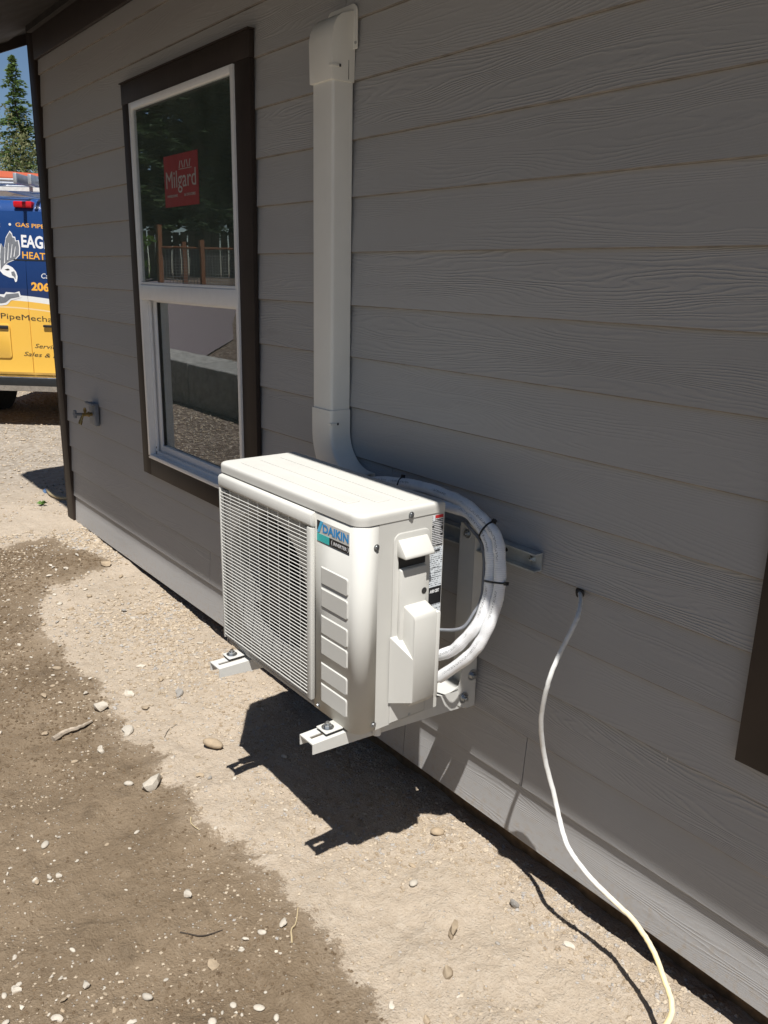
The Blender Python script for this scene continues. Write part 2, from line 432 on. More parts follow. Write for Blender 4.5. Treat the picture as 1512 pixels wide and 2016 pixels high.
def tubeg(P, r, n=14, flat=1.0, up=None, caps=True):
    P = [Vector(q) for q in P]; V, Fc, al, ar = [], [], [], []
    t0 = (P[1] - P[0]).normalized(); u = Vector(up) if up else t0.orthogonal()
    u = (u - t0 * u.dot(t0)).normalized(); L = 0
    for i, p in enumerate(P):
        t = (P[min(i + 1, len(P) - 1)] - P[max(i - 1, 0)]).normalized()
        u = (u - t * u.dot(t)).normalized(); w = t.cross(u)
        if i: L += (p - P[i - 1]).length
        rr = r(i / (len(P) - 1)) if callable(r) else r
        for k in range(n):
            a = 2 * math.pi * k / n
            V.append(tuple(p + u * math.cos(a) * rr * flat + w * math.sin(a) * rr)); al.append(L); ar.append(k / n)
    for i in range(len(P) - 1):
        for k in range(n):
            Fc.append((i * n + k, i * n + (k + 1) % n, (i + 1) * n + (k + 1) % n, (i + 1) * n + k))
    if caps: Fc += [tuple(range(n))[::-1], tuple(range((len(P) - 1) * n, len(P) * n))]
    return V, Fc, al, ar
def tube(name, P, r, mat, parent=None, n=14, flat=1.0, up=None, **kw):
    V, Fc, al, ar = tubeg(P, r, n, flat, up)
    return mk(name, V, Fc, mat, parent, smooth=True, auto=50, attrs={'along': al, 'around': ar}, **kw)
def boltg(p, d, r=.008, h=.006):
    p, d = Vector(p), Vector(d).normalized()
    g = join(cylg(p, p + d * .0018, r * 1.75, n=20), cylg(p + d * .0018, p + d * (.0018 + h), r * 1.05, n=6), cylg(p + d * (.0018 + h), p + d * (.0018 + h * 1.9), r * .55, n=12))
    return g
def bolt(name, p, d, parent, r=.008, h=.006, mat='zinc'):
    V, Fc = boltg(p, d, r, h); return mk(name, V, Fc, mat, parent)
def screw(p, d, parent, r=.0052):
    p, d = Vector(p), Vector(d).normalized()
    V, Fc = join(cylg(p, p + d * .0012, r * 1.5, n=16), cylg(p + d * .0012, p + d * .004, r, r * .8, n=12), cylg(p + d * .004, p + d * .0043, r * .35, n=6))
    return mk('screw', V, Fc, 'zinc', parent)
def text(name, body, o, u, v, w, h, mat, parent, bold=0.0, shear=0.0, ext=.0004, local=False):
    """lettering fitted into w x h, lower-left corner at o, along u, upright along v"""
    cu = bpy.data.curves.new('t', 'FONT'); cu.body = body; cu.size = 1; cu.offset = bold; cu.shear = shear; cu.resolution_u = 3; cu.fill_mode = 'BOTH'
    ob = bpy.data.objects.new('t', cu); COL.objects.link(ob)
    me = ob.to_mesh()
    co = np.array([q.co[:] for q in me.vertices]); Fc = [list(q.vertices) for q in me.polygons]
    ob.to_mesh_clear(); bpy.data.objects.remove(ob); bpy.data.curves.remove(cu)
    lo, hi = co.min(0), co.max(0); s = (co - lo) / np.maximum(hi - lo, 1e-6)
    o, u, v = (np.array(q, float) for q in (o, u, v)); u /= np.linalg.norm(u); v /= np.linalg.norm(v)
    V = o + s[:, :1] * w * u + s[:, 1:2] * h * v
    nrm = np.cross(u, v); n = len(V)
    V = np.vstack([V, V + nrm * ext]); Fc = Fc + [[i + n for i in f] for f in Fc]
    return mk(name, V, Fc, mat, parent, local=local)
def flat(name, pts, o, u, v, mat, parent, ext=.0004, local=False):
    o, u, v = (np.array(q, float) for q in (o, u, v)); nrm = np.cross(u / np.linalg.norm(u), v / np.linalg.norm(v))
    A = [o + a * u + b * v for a, b in pts]; n = len(A)
    V = A + [q + nrm * ext for q in A]
    Fc = [list(range(n))[::-1], list(range(n, 2 * n))] + [(i, (i + 1) % n, n + (i + 1) % n, n + i) for i in range(n)]
    return mk(name, V, Fc, mat, parent, local=local)
def dup(o, off, parent=None):
    c = o.copy(); COL.objects.link(c)
    if parent is not None: c.parent = parent; c.matrix_parent_inverse = Matrix.Identity(4)
    c.location = Vector(o.location) + Vector(off)
    for ch in list(o.children): dup(ch, (0, 0, 0), c)
    return c

# ------------------------------------------------------------------ ground heights
def lat(ix, iy, seed):
    h = np.sin(ix * 127.1 + iy * 311.7 + seed * 74.7) * 43758.5453
    return h - np.floor(h)
def vnoise(x, y, s, seed=0):
    x = np.asarray(x, float) / s; y = np.asarray(y, float) / s
    ix, iy = np.floor(x), np.floor(y); fx, fy = x - ix, y - iy
    fx = fx * fx * (3 - 2 * fx); fy = fy * fy * (3 - 2 * fy)
    a, b, c, d = lat(ix, iy, seed), lat(ix + 1, iy, seed), lat(ix, iy + 1, seed), lat(ix + 1, iy + 1, seed)
    return (a + (b - a) * fx) * (1 - fy) + (c + (d - c) * fx) * fy - .5
WET = [(-4.541, -0.619), (-4.591, -0.506), (-4.67, -0.364), (-4.627, -0.194), (-4.409, -0.168), (-4.268, -0.08), (-4.113, -0.07), (-4.009, -0.141), (-3.986, -0.261), (-3.937, -0.338), (-3.949, -0.432), (-3.847, -0.498), (-3.722, -0.542), (-3.567, -0.588), (-3.448, -0.61), (-3.365, -0.61), (-3.318, -0.559), (-3.193, -0.593), (-3.079, -0.576), (-2.99, -0.55), (-2.913, -0.56), (-2.794, -0.568), (-2.69, -0.6), (-2.638, -0.558), (-2.6, -0.607), (-2.51, -0.63), (-2.446, -0.55), (-2.351, -0.542), (-2.282, -0.588), (-2.198, -0.614), (-2.161, -0.55), (-2.064, -0.574), (-1.985, -0.599), (-1.89, -0.58), (-1.809, -0.546), (-1.74, -0.551), (-1.65, -0.551), (-1.587, -0.544), (-1.536, -0.552), (-1.49, -0.537), (-1.395, -0.536), (-1.3, -0.542), (-1.218, -0.556), (-1.142, -0.57), (-1.082, -0.567), (-0.977, -0.576), (-.6, -.62), (-.2, -.9), (-.3, -1.9), (-4.3, -1.9)]
WP = np.array(WET)
def wet_sd(x, y):
    x, y = np.asarray(x, float).ravel(), np.asarray(y, float).ravel()
    d = np.full(x.shape, 9.0); ins = np.zeros(x.shape, bool)
    for (ax, ay), (bx, by) in zip(WP, np.roll(WP, -1, 0)):
        ex, ey = bx - ax, by - ay
        t = np.clip(((x - ax) * ex + (y - ay) * ey) / (ex * ex + ey * ey), 0, 1)
        d = np.minimum(d, np.hypot(x - ax - t * ex, y - ay - t * ey))
        c = (ay > y) != (by > y)
        with np.errstate(divide='ignore', invalid='ignore'):
            ins ^= c & (x < (bx - ax) * (y - ay) / (by - ay if by != ay else 1e-9) + ax)
    return np.where(ins, d, -d)
def gz(x, y):
    x = np.asarray(x, float); y = np.asarray(y, float)
    z = np.interp(x, [-30, -5, -4, -3.45, -3.07, -2.4, 5], [.10, .112, .088, .05, .03, 0, 0])
    near = np.clip((x + 9) / 3, 0, 1) * np.clip((3.5 + y) / 1.2, 0, 1) * np.clip((1.5 - y) / 1.0, 0, 1)
    z = z + near * (vnoise(x, y, .42, 1) * .022 * np.clip((-y) / .3, 0, 1) + vnoise(x, y, .13, 2) * .014 + vnoise(x, y, .05, 3) * .009 + vnoise(x, y, .024, 4) * .0055)
    wetz = wet_sd(x, y).reshape(x.shape) if x.size < 5 else None
    up = np.clip((-y - 2.72) / .2, 0, 1)
    z = z * (1 - up) + up * (.52 + .1 * np.clip(-y - 3.1, 0, 9) + vnoise(x, y, .3, 5) * .03)
    return z
def gz1(x, y): return float(gz(np.array([x]), np.array([y]))[0])

# ------------------------------------------------------------------ SETTING: ground
xs = np.concatenate([np.array([-400, -250, -150, -100, -70, -50, -38, -30, -24, -20, -16, -13, -11, -9.5, -8.5, -7.8, -7.2, -6.7, -6.3]), np.arange(-6.0, -4.8, .05), np.arange(-4.8, -3.2, .022), np.arange(-3.2, -.45, .0125), np.arange(-.45, 1, .08), np.array([1.2, 2, 3, 5, 8, 14, 25, 60, 150, 400])])
ys = np.concatenate([np.array([-400, -200, -100, -60, -40, -28, -20, -15, -12.1, -10, -8, -6.5, -5.2, -4.4, -3.8, -3.4, -3.1, -2.95, -2.85, -2.72, -2.6, -2.4, -2.1, -1.9, -1.7, -1.55, -1.45, -1.38]), np.arange(-1.32, .12, .0125), np.array([.15, .2, .3, .4, .55, .7, .9, 1.2, 1.6, 2.2, 3, 4, 6, 9, 14, 25, 50, 100, 200, 400])])
GX, GY = np.meshgrid(xs, ys); nx, ny = len(xs), len(ys)
GZ = gz(GX.ravel(), GY.ravel())
gv = np.stack([GX.ravel(), GY.ravel(), GZ], 1)
ii = (np.arange(ny - 1)[:, None] * nx + np.arange(nx - 1)[None, :]).ravel()
gf = np.stack([ii, ii + 1, ii + nx + 1, ii + nx], 1).tolist()
gr = mk('ground', gv, gf, 'ground', smooth=True, attrs={'wet': np.clip(wet_sd(GX, GY), -.6, .6)})
tag(gr, 'bare soil yard, damp brown on the left and dry pale beside the house', 'ground', kind='structure')

# paved road on the bank behind the retaining wall
rd = []
rp = [(-9.5, -2.98), (-10.9, -3.28), (-13, -5.1), (-19, -8.6), (-40, -20), (-60, -17), (-33, -7.4), (-19, -4.1), (-12, -3.0)]
V, Fc = [], []
A = [(-9.7, -3.12), (-11, -4.25), (-13, -5.3), (-17, -7.6), (-20, -8.9), (-34, -12.5)]; B = [(-13.5, -3.12), (-16, -3.5), (-19, -4.3), (-24, -5.6), (-30, -7.2), (-50, -11)]
for (ax, ay), (bx, by) in zip(A, B):
    for k in range(9):
        x, y = ax + (bx - ax) * k / 8, ay + (by - ay) * k / 8; V.append((x, y, .52 + .1 * min(9, max(0, -y - 3.1)) + .024))
for i in range(len(A) - 1):
    for k in range(8): Fc.append((i * 9 + k, i * 9 + k + 1, (i + 1) * 9 + k + 1, (i + 1) * 9 + k))
tag(mk('road', V, Fc, 'asphalt', smooth=True), 'grey asphalt lane mirrored in the window glass', 'road', kind='structure')

# ------------------------------------------------------------------ HOUSE
house = thing('house', (-1.0, 4.0, 0.0), 'house wall of taupe lap siding with dark brown trim and a white window', 'house')
E7 = 0.1524; Z0 = 1.64
X_L, X_R = -4.891, 3.0
WINX = ((-3.64, -2.70), (-3.64 + 3.021, -2.70 + 3.021)); WZ = (.735, 2.24)
joint = {9: (-3.09, -1.256), 10: (-1.75, 1.6), 8: (-1.9, 1.2), 7: (-1.62, 1.9), 6: (-1.8, 2.1), 5: (-1.85, 1.5)}
for k in range(-6, 11):
    zb = Z0 - E7 * k - (0 if k else 0)
    if k == 10: zb = .108
    segs = [(X_L, X_R)]
    js = joint.get(k, (-2.10, 1.35))
    cuts = []
    if zb + E7 > WZ[0] and zb < WZ[1]:
        cuts += [(a - .02, b + .02) for a, b in WINX]
    for j in js: cuts.append((j - .0012, j + .0012))
    for a, b in cuts:
        ns = []
        for s, e in segs:
            if b <= s or a >= e: ns.append((s, e)); continue
            if a > s: ns.append((s, a))
            if b < e: ns.append((b, e))
        segs = ns
    if zb < WZ[1] < zb + E7:          # sliver of the course above the head trim
        for a, b in WINX:
            prism('siding_board', [(.006, 2.30), (.016, 2.30), (.0227, zb + .175), (.0125, zb + .175)], a - .019, b + .019, 'x', 'siding', house)
    for s, e in segs:
        top = .175 if k > -6 else .10
        t = .0112 * top / .175
        dz = random.uniform(-.0008, .0008)
        poly = [(0.0, zb + dz + .0028), (.0022, zb + dz), (.0092, zb + dz), (.0092 + t, zb + top), (t, zb + top)]
        bo = prism('siding_board', poly, s, e, 'x', 'siding', house)
        bo.data.materials.append(MAT['lap_edge'])  # darker tan tone for the downward faces of each lap
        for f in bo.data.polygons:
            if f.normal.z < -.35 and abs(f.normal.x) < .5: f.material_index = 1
# corner board, frieze, skirting, sheathing
box('corner_board', (-4.985, -4.889, -.013, .015, .095, 2.79), 'brown', house, .002)
box('corner_board', (-4.999, -4.986, -.013, .09, .095, 2.79), 'brown', house, .002)
box('frieze_board', (-4.882, 3.0, -.018, .0, 2.622, 2.80), 'brown', house, .002)
box('skirting_board', (-4.95, 3.0, .083, .10, -.12, .125), 'skirt_wood', house)
sh = []
xa = [-4.98, WINX[0][0] - .01, WINX[0][1] + .01, WINX[1][0] - .01, WINX[1][1] + .01, 3.0]
sh.append(boxg(-4.98, 3.0, .026, .13, .128, WZ[0] - .01)); sh.append(boxg(-4.98, 3.0, .026, .13, WZ[1] + .01, 2.86))
for a, b in ((0, 1), (2, 3), (4, 5)): sh.append(boxg(xa[a], xa[b], .026, .13, WZ[0] - .008, WZ[1] + .008))
V, Fc = join(*sh); mk('sheathing', V, Fc, 'wood_sheathing', house)
gab = [(.14, -.1), (8, -.1), (8, 2.80), (4, 4.55), (.14, 2.82)]
prism('gable_wall', gab, -4.98, -4.89, 'x', 'siding', house)
prism('gable_wall', gab, 2.9, 3.0, 'x', 'siding', house)
box('back_wall', (-4.88, 2.89, 7.9, 8.0, -.1, 2.8), 'siding', house)
box('interior_floor', (-4.88, 2.89, .14, 7.89, .30, .36), 'wood_sheathing', house)
box('interior_ceiling', (-4.88, 2.89, .14, 7.89, 2.62, 2.68), 'plaster', house)
box('interior_wall', (-4.88, 2.89, 3.2, 3.28, .37, 2.61), 'plaster', house)
box('interior_wall', (-4.30, -4.2, .6, 3.19, .37, 2.61), 'plaster', house)
box('interior_wall', (-4.19, -3.75, 1.3, 1.4, .37, 2.61), 'plaster', house)
def under(y): return 2.806 + .445 * (y if y <= 4 else 8 - y)
ye = -.595
rf = [(ye, under(ye)), (4, under(4)), (8 - ye, under(8 - ye)), (8 - ye, under(8 - ye) + .11), (4, under(4) + .13), (ye, under(ye) + .11)]
prism('roof', rf, -5.32, 3.3, 'x', 'roofing', house)
rk = [(ye, under(ye) - .055), (4, under(4) - .055), (8 - ye, under(8 - ye) - .055), (8 - ye, under(ye) + .13), (4, under(4) + .15), (ye, under(ye) + .13)]
prism('rake_board', rk, -5.345, -5.322, 'x', 'brown', house)
box('fascia_board', (-5.32, 3.3, -.616, -.597, 2.47, 2.665), 'brown', house)
for x in (-5.20, -4.95, -4.34, -3.73, -3.12, -2.51, -1.9, -1.29, -.68):
    pl = [(ye + .002, under(ye) - .0), (ye + .002, under(ye) - .035), (-.02, under(-.02) - .035), (-.02, under(-.02) - .001)]
    if x < -5: continue
sof = [(ye + .002, under(ye) - .012), (-.02, under(-.02) - .012), (-.02, under(-.02) - .002), (ye + .002, under(ye) - .002)]
prism('soffit_panel', sof, -5.31, 3.0, 'x', 'soffit', house)
box('soffit_trim', (-4.88, 3.0, -.045, -.02, 2.745, 2.775), 'soffit', house)

flat('paint_scuff', [(0, 0), (.0022, .004), (.0032, .010), (.0026, .016), (.0008, .012), (.0012, .006)], (-.8555, .0076, .552), (1, 0, 0), (0, 0, 1), 'white_paint', house)
flat('paint_scuff', [(0, 0), (.003, .0006), (.0024, .0028), (.0004, .0024)], (-.8655, -.0008, .5765), (1, 0, 0), (0, 0, 1), 'white_paint', house)
# ---- window (frame mesh with its pieces as sub-parts)
def window(dx, label):
    fx0, fx1, fz0, fz1 = -3.628 + dx, -2.715 + dx, .737, 2.247
    w = .020
    fr = join(boxg(fx0, fx0 + w, -.026, .075, fz0, fz1, .002), boxg(fx1 - w, fx1, -.026, .075, fz0, fz1, .002),
              boxg(fx0 + w, fx1 - w, -.026, .075, fz1 - .026, fz1, .002), boxg(fx0 + w, fx1 - w, -.026, .075, fz0, fz0 + .018, .002),
              boxg(fx0 + w, fx1 - w, .004, .02, fz0 + .018, fz0 + .032, .001), boxg(fx0 + w, fx0 + w + .012, .004, .014, fz0 + .018, 1.45, .001))
    f = mk('window', fr[0], fr[1], 'vinyl', house, smooth=True, auto=40)
    tag(f, label)
    box('meeting_rail', (fx0 + .003, fx1 - .003, -.0275, .03, 1.455, 1.518), 'vinyl', f, .003)
    box('glazing_bead', (fx0 + w, fx1 - w, -.022, -.012, 1.5185, 1.530), 'vinyl', f, .002)
    box('pane', (fx0 + w - .002, fx1 - w + .002, -.0135, -.0115, 1.512, fz1 - .024), 'glass', f)
    sx0, sx1, sz0, sz1 = fx0 + w + .001, fx1 - w - .001, fz0 + .02, 1.4545
    st = .034
    s = join(boxg(sx0, sx0 + st, .022, .055, sz0, sz1, .003), boxg(sx1 - st, sx1, .022, .055, sz0, sz1, .003), boxg(sx0 + st, sx1 - st, .022, .055, sz0, sz0 + .042, .003), boxg(sx0 + st, sx1 - st, .022, .055, sz1 - .01, sz1, .003))
    mk('sash', s[0], s[1], 'vinyl', f, smooth=True, auto=40)
    box('sash_gasket', (sx0 + st - .0, sx0 + st + .010, .030, .040, sz0 + .042, sz1 - .011), 'black_plastic', f)
    box('pane', (sx0 + st - .003, sx1 - st + .003, .036, .038, sz0 + .039, sz1 - .008), 'glass', f)
    t0, t1 = -3.716 + dx, -2.612 + dx
    y0, y1 = -.0185, .0
    box('trim_board', (t0, fx0 - .001, y0, y1, .653, 2.2495), 'brown', f, .0015)
    box('trim_board', (fx1 + .001, t1, y0, y1, .653, 2.2495), 'brown', f, .0015)
    box('trim_board', (t0 - .003, t1 + .003, y0 - .001, y1, 2.2505, 2.330), 'brown', f, .0015)
    box('trim_board', (fx0, fx1, y0, y1, .653, .736), 'brown', f, .0015)
    box('drip_cap', (t0 - .006, t1 + .006, -.026, .0, 2.331, 2.336), 'brown', f)
    for q in ((fx0 + .028, .0035, fz0 + .05), (fx0 + .012, -.0275, fz0 + .012)):
        cyl('weep_plug', q, (q[0], q[1] - .0012, q[2]), .004, 'black_plastic', f, n=8)
    return f
window(0, 'white vinyl single-hung window with dark brown trim left of the line-set cover')
window(3.021, 'brown-trimmed window cut off at the right edge')

st_ = thing('window_sticker', (-3.17, -.0139, 1.82), 'square red printed maker sticker inside the upper window pane', 'sticker')
o0 = (-3.325, -.0112, 1.823); UX, UZ = (1, 0, 0), (0, 0, 1)
flat('backing', [(0, 0), (.306, 0), (.306, .19), (0, .19)], (-3.327, -.0139, 1.823), UX, UZ, 'sticker_red', st_)
SW = -3.327
text('lettering', 'Milgard', (SW + .018, -.0146, 1.872), UX, UZ, .268, .082, 'sticker_white', st_, .0)
text('lettering', 'WINDOWS', (SW + .022, -.0146, 1.858), UX, UZ, .098, .010, 'sticker_white', st_, .02)
text('lettering', '& DOORS', (SW + .180, -.0146, 1.858), UX, UZ, .098, .010, 'sticker_white', st_, .02)
for k in range(5):
    x = SW + .140 + k * .022
    flat('emblem_stroke', [(0, 0), (.006, 0), (.016, .026), (.010, .026)] if k % 2 == 0 else [(.010, 0), (.016, 0), (.006, .026), (0, .026)], (x, -.0146, 1.961), UX, UZ, 'sticker_white', st_)
flat('emblem_bar', [(0, 0), (.115, 0), (.115, .0022), (0, .0022)], (SW + .138, -.0146, 1.956), UX, UZ, 'sticker_white', st_)

# ------------------------------------------------------------------ LINE-SET COVER
dc = thing('line_set_cover', (-2.11, -.035, .89), 'beige plastic duct running up the siding above the outdoor unit', 'duct')
DX0, DX1, DD = -2.160, -2.056, .071
prism('duct_channel', rrect(DX0, DX1, -DD, -.003, (.010, .010, 0, 0), 4), 1.150, 2.115, 'z', 'duct', dc)
for x in (DX0 - .0006, DX1 - .0014):
    box('cover_edge', (x, x + .002, -.012, -.004, 1.17, 2.09), 'duct', dc)
# lower flat elbow turning right, swept along an arc
def elbow():
    V, Fc = [], []; n = 18; prof = rrect(0, 1, 0, 1, 0)
    R0, W_, D_ = .112, .112, .075        # inner radius, width, depth
    cx, cz = DX1 + .004 + R0, 1.112
    path = [('s', 0.0)]
    prof = rrect(0, W_, -D_, -.003, (.011, .011, 0, 0), 4)
    rings = []
    rings.append([(cx - R0 - W_ + u, v, 1.176) for u, v in prof]); rings.append([(cx - R0 - W_ + u, v, 1.13) for u, v in prof])
    for k in range(n + 1):
        a = math.radians(90 * k / n)
        rings.append([(cx - (R0 + W_ - u) * math.cos(a), v, cz - (R0 + W_ - u) * math.sin(a)) for u, v in prof])
    rings.append([(cx + .022, v, cz - (R0 + W_ - u)) for u, v in prof])
    m = len(prof)
    for r in rings: V += r
    for i in range(len(rings) - 1):
        for k in range(m): Fc.append((i * m + k, (i + 1) * m + k, (i + 1) * m + (k + 1) % m, i * m + (k + 1) % m))
    Fc.append(list(range(m)))
    return V, Fc
V, Fc = elbow(); el = mk('elbow', V, Fc, 'duct', dc, smooth=True, auto=35)
sm = el.modifiers.new('thickness', 'SOLIDIFY'); sm.thickness = .0022; sm.offset = -1
def clip(p0, w, h, par):
    box('clip_slot', (p0[0] - w, p0[0] + .003, p0[1] - .0012, p0[1] + .004, p0[2] - h / 2, p0[2] + h / 2), 'duct', par, .001)
    box('clip_notch', (p0[0] + .003, p0[0] + .0042, p0[1] + .022, p0[1] + .028, p0[2] - h / 2, p0[2] + h / 2), 'black_plastic', par)
    box('clip_slot', (p0[0] - .001, p0[0] + .0035, p0[1] + .004, p0[1] + .030, p0[2] - h / 2, p0[2] + h / 2), 'duct', par, .001)
clip((DX1 + .004, -.0762, 1.135), .012, .007, dc)
# wall inlet cap
def cap():
    prof = [(.0, 2.092), (.0, 2.20), (.004, 2.222), (.014, 2.243), (.032, 2.258), (.060, 2.268), (.078, 2.2705), (.078, 2.092)]
    P = [(-DD - .006 + a, z) for a, z in prof]
    return prismg(P, DX0 - .004, DX1 + .004, 'x', .0025, 2)
V, Fc = cap()
V = [(x + (-.004 if x < -2.1 else .004) * max(0, min(1, (z - 2.13) / .06)), y, z) for x, y, z in V]
cp = mk('wall_cap', V, Fc, 'duct', dc, smooth=True, auto=35)
prism('cap_flange', rrect(DX0 - .020, DX1 + .020, 2.175, 2.288, (.004, .004, .022, .022), 5), -.006, -.001, 'y', 'duct', dc, .0012)
prism('cap_seam', [(-.020, 2.098), (-.0215, 2.098), (-.0215, 2.155), (-.018, 2.166), (-.008, 2.170), (-.008, 2.1685), (-.0172, 2.1645), (-.020, 2.155)], DX1 + .0042, DX1 + .0052, 'x', 'black_plastic', dc)
clip((DX1 + .0045, -.0772, 2.128), .012, .007, dc)
cyl('cap_screw', (DX1 + .016, -.006, 2.19), (DX1 + .016, -.008, 2.19), .004, 'zinc', dc, n=10)

# ------------------------------------------------------------------ OUTDOOR UNIT
XL, XR, YF, YB, ZB, ZS, ZT = -2.073, -1.396, -.447, -.190, .511, 1.035, 1.061
ac = thing('air_conditioner', (-1.735, -.32, .505), 'ivory outdoor heat pump unit standing on the wall bracket', 'air conditioner')
def shellg(poly_in, z0, z1, closed=False):
    """wall from an open polyline, no caps"""
    n = len(poly_in); V = [(x, y, z) for z in (z0, z1) for x, y in poly_in]
    Fc = [(i, i + 1, n + i + 1, n + i) for i in range(n - 1)]
    if closed: Fc.append((n - 1, 0, n, 2 * n - 1))
    return V, Fc
plan = rrect(XL, XR, YF, YB, (.026, .030, .004, .004), 8)
# order starts at front-left corner arc; front edge runs from arc1 end to arc2 start
inner = [(x * .9985 + (-1.735) * .0015, y * .997 + (-.32) * .003) for x, y in plan]
a1 = inner[9:]                       # from the right front arc round the back to the left side
V, Fc = shellg(a1 + inner[:9], ZB + .006, ZS + .004)
mk('cabinet', V, Fc, 'ivory', ac, smooth=True, auto=35)
prism('base_pan', rrect(XL + .004, XR - .004, YF + .004, YB - .003, (.028, .034, .008, .008), 6), ZB - .004, ZB + .012, 'z', 'ivory', ac, .002)
# front panel: flat sheet with round fan opening, then the plain right strip wrapping round the corner
FCX, FCZ, FRAD = -1.815, .768, .205
gx0, gx1, gz0_, gz1_ = XL + .026, -1.578, ZB + .006, ZS + .003
V, Fc = [], []; N = 72
for k in range(N):
    a = 2 * math.pi * (k + .5) / N; ca, sa = math.cos(a), math.sin(a)
    V.append((FCX + FRAD * ca, YF + .002, FCZ + FRAD * sa))
    tx = ((gx1 - FCX) if ca > 0 else (gx0 - FCX)) / ca; tz = ((gz1_ - FCZ) if sa > 0 else (gz0_ - FCZ)) / sa
    t = min(tx, tz); V.append((FCX + t * ca, YF + .002, FCZ + t * sa))
for k in range(N):
    j = (k + 1) % N; Fc.append((2 * k, 2 * k + 1, 2 * j + 1, 2 * j))
m0 = len(V)
for k in range(N):
    a = 2 * math.pi * (k + .5) / N; V.append((FCX + (FRAD - .006) * math.cos(a), YF + .018, FCZ + (FRAD - .006) * math.sin(a)))
for k in range(N): j = (k + 1) % N; Fc.append((2 * k, 2 * j, m0 + j, m0 + k))
for k in range(N):
    a = 2 * math.pi * (k + .5) / N; V.append((FCX + (FRAD - .006) * math.cos(a), YF + .11, FCZ + (FRAD - .006) * math.sin(a)))
for k in range(N): j = (k + 1) % N; Fc.append((m0 + k, m0 + j, m0 + N + j, m0 + N + k))
for cx, cz in ((gx0, gz0_), (gx1, gz0_), (gx1, gz1_), (gx0, gz1_)):
    ks = sorted(range(N), key=lambda k: (V[2 * k + 1][0] - cx) ** 2 + (V[2 * k + 1][2] - cz) ** 2)[:2]
    V.append((cx, YF + .002, cz)); Fc.append((2 * ks[0] + 1, 2 * ks[1] + 1, len(V) - 1))
mk('fan_orifice', V, Fc, 'coil_bright', ac, smooth=True, auto=35)
box('heat_exchanger', (gx0 + .005, gx1 - .005, YF + .14, YF + .15, gz0_ + .01, gz1_ - .01), 'coil', ac)
# fan
fan = thing('fan_group', (0, 0, 0)); bpy.data.objects.remove(fan); 
fh = mk('fan_hub', *cylg((FCX, YF + .04, FCZ), (FCX, YF + .10, FCZ), .045, n=24), 'fan_dark', ac, smooth=True, auto=40)
for b in range(3):
    V, Fc = [], []
    for i in range(9):
        r = .04 + (.185 - .04) * i / 8; spread = math.radians(30 + 22 * i / 8); base = math.radians(120 * b + 15 + 14 * i / 8)
        for j in range(7):
            s = j / 6; a = base + spread * (s - .5) * 2
            V.append((FCX + r * math.cos(a), YF + .045 + .05 * s, FCZ + r * math.sin(a)))
    for i in range(8):
        for j in range(6): Fc.append((i * 7 + j, i * 7 + j + 1, (i + 1) * 7 + j + 1, (i + 1) * 7 + j))
    mk('fan_blade', V, Fc, 'fan_dark', ac, smooth=True)
# right front strip + corner wrap, proud of the cabinet
strip = [(-1.578, YF), (-1.50, YF)] + plan[9:18] + [(XR, -.392)]
V, Fc = shellg(strip, ZB, ZS + .003)
fp = mk('front_panel', V, Fc, 'ivory', ac, smooth=True, auto=60)
s2 = fp.modifiers.new('thickness', 'SOLIDIFY'); s2.thickness = .0025; s2.offset = -1
# left front corner
V, Fc = shellg([(XL, -.36)] + plan[0:9] + [(gx0, YF)], ZB, ZS + .003)
mk('corner_panel', V, Fc, 'ivory', ac, smooth=True, auto=60)
box('front_header', (gx0, gx1, YF - .0, YF + .003, 1.0335, ZS + .003), 'ivory', ac)
# side panel (right end)
V, Fc = shellg([(XR + .0002, -.3905), (XR + .0002, YB - .004)] + [(XR + .0002 - .004 + .004 * math.cos(math.radians(a)), YB - .004 + .004 * math.sin(math.radians(a))) for a in range(15, 91, 15)], ZB, ZS + .003)
sp = mk('side_panel', V, Fc, 'ivory', ac, smooth=True, auto=60)
# embossed blocks
for zt, zb in ((.902, .858), (.847, .799), (.776, .728), (.721, .673), (.649, .603), (.592, .543)):
    x0, x1 = -1.548, -1.434; P = rrect(x0, x1, zb, zt, (.001, .006, .006, .001), 4)
    Pi = [(x0 + .006 + (x - x0) * .925, (z - (zt + zb) / 2) * .90 + (zt + zb) / 2) for x, z in P]; n = len(P)
    V = [(x, YF - .0001, z) for x, z in P] + [(x, YF - .0030, z) for x, z in Pi]
    Fc = [(i, n + i, n + (i + 1) % n, (i + 1) % n) for i in range(n)] + [list(range(2 * n - 1, n - 1, -1))]
    mk('embossed_block', V, Fc, 'ivory', ac)
# lid
lp = rrect(XL - .0018, XR + .0018, YF - .0018, YB + .0018, (.029, .033, .008, .008), 8)
def lidg():
    n = len(lp); cx, cy = -1.735, -.3185
    lev = [(ZS - .0005, 0), (ZS + .012, 0), (ZT - .008, .0), (ZT - .004, .0012), (ZT - .0012, .004), (ZT, .009)]
    V, Fc = [], []
    for z, d in lev:
        for x, y in lp:
            sx = 1 - d / .34; sy = 1 - d / .131
            V.append((cx + (x - cx) * sx, cy + (y - cy) * sy, z))
    for i in range(len(lev) - 1):
        for k in range(n): Fc.append((i * n + k, i * n + (k + 1) % n, (i + 1) * n + (k + 1) % n, (i + 1) * n + k))
    Fc.append(list(range((len(lev) - 1) * n, len(lev) * n))); Fc.append(list(range(n))[::-1])
    return V, Fc
lid = mk('lid', *lidg(), 'ivory', ac, smooth=True, auto=45)
for y0, y1, xe in ((-.405, -.366, -1.50), (-.342, -.300, -1.47), (-.276, -.234, -1.44)):
    prism('pressed_rib', rrect(XL + .05, xe, y0, y1, .008, 4), ZT - .0005, ZT + .0019, 'z', 'ivory', lid, .0008, 1)
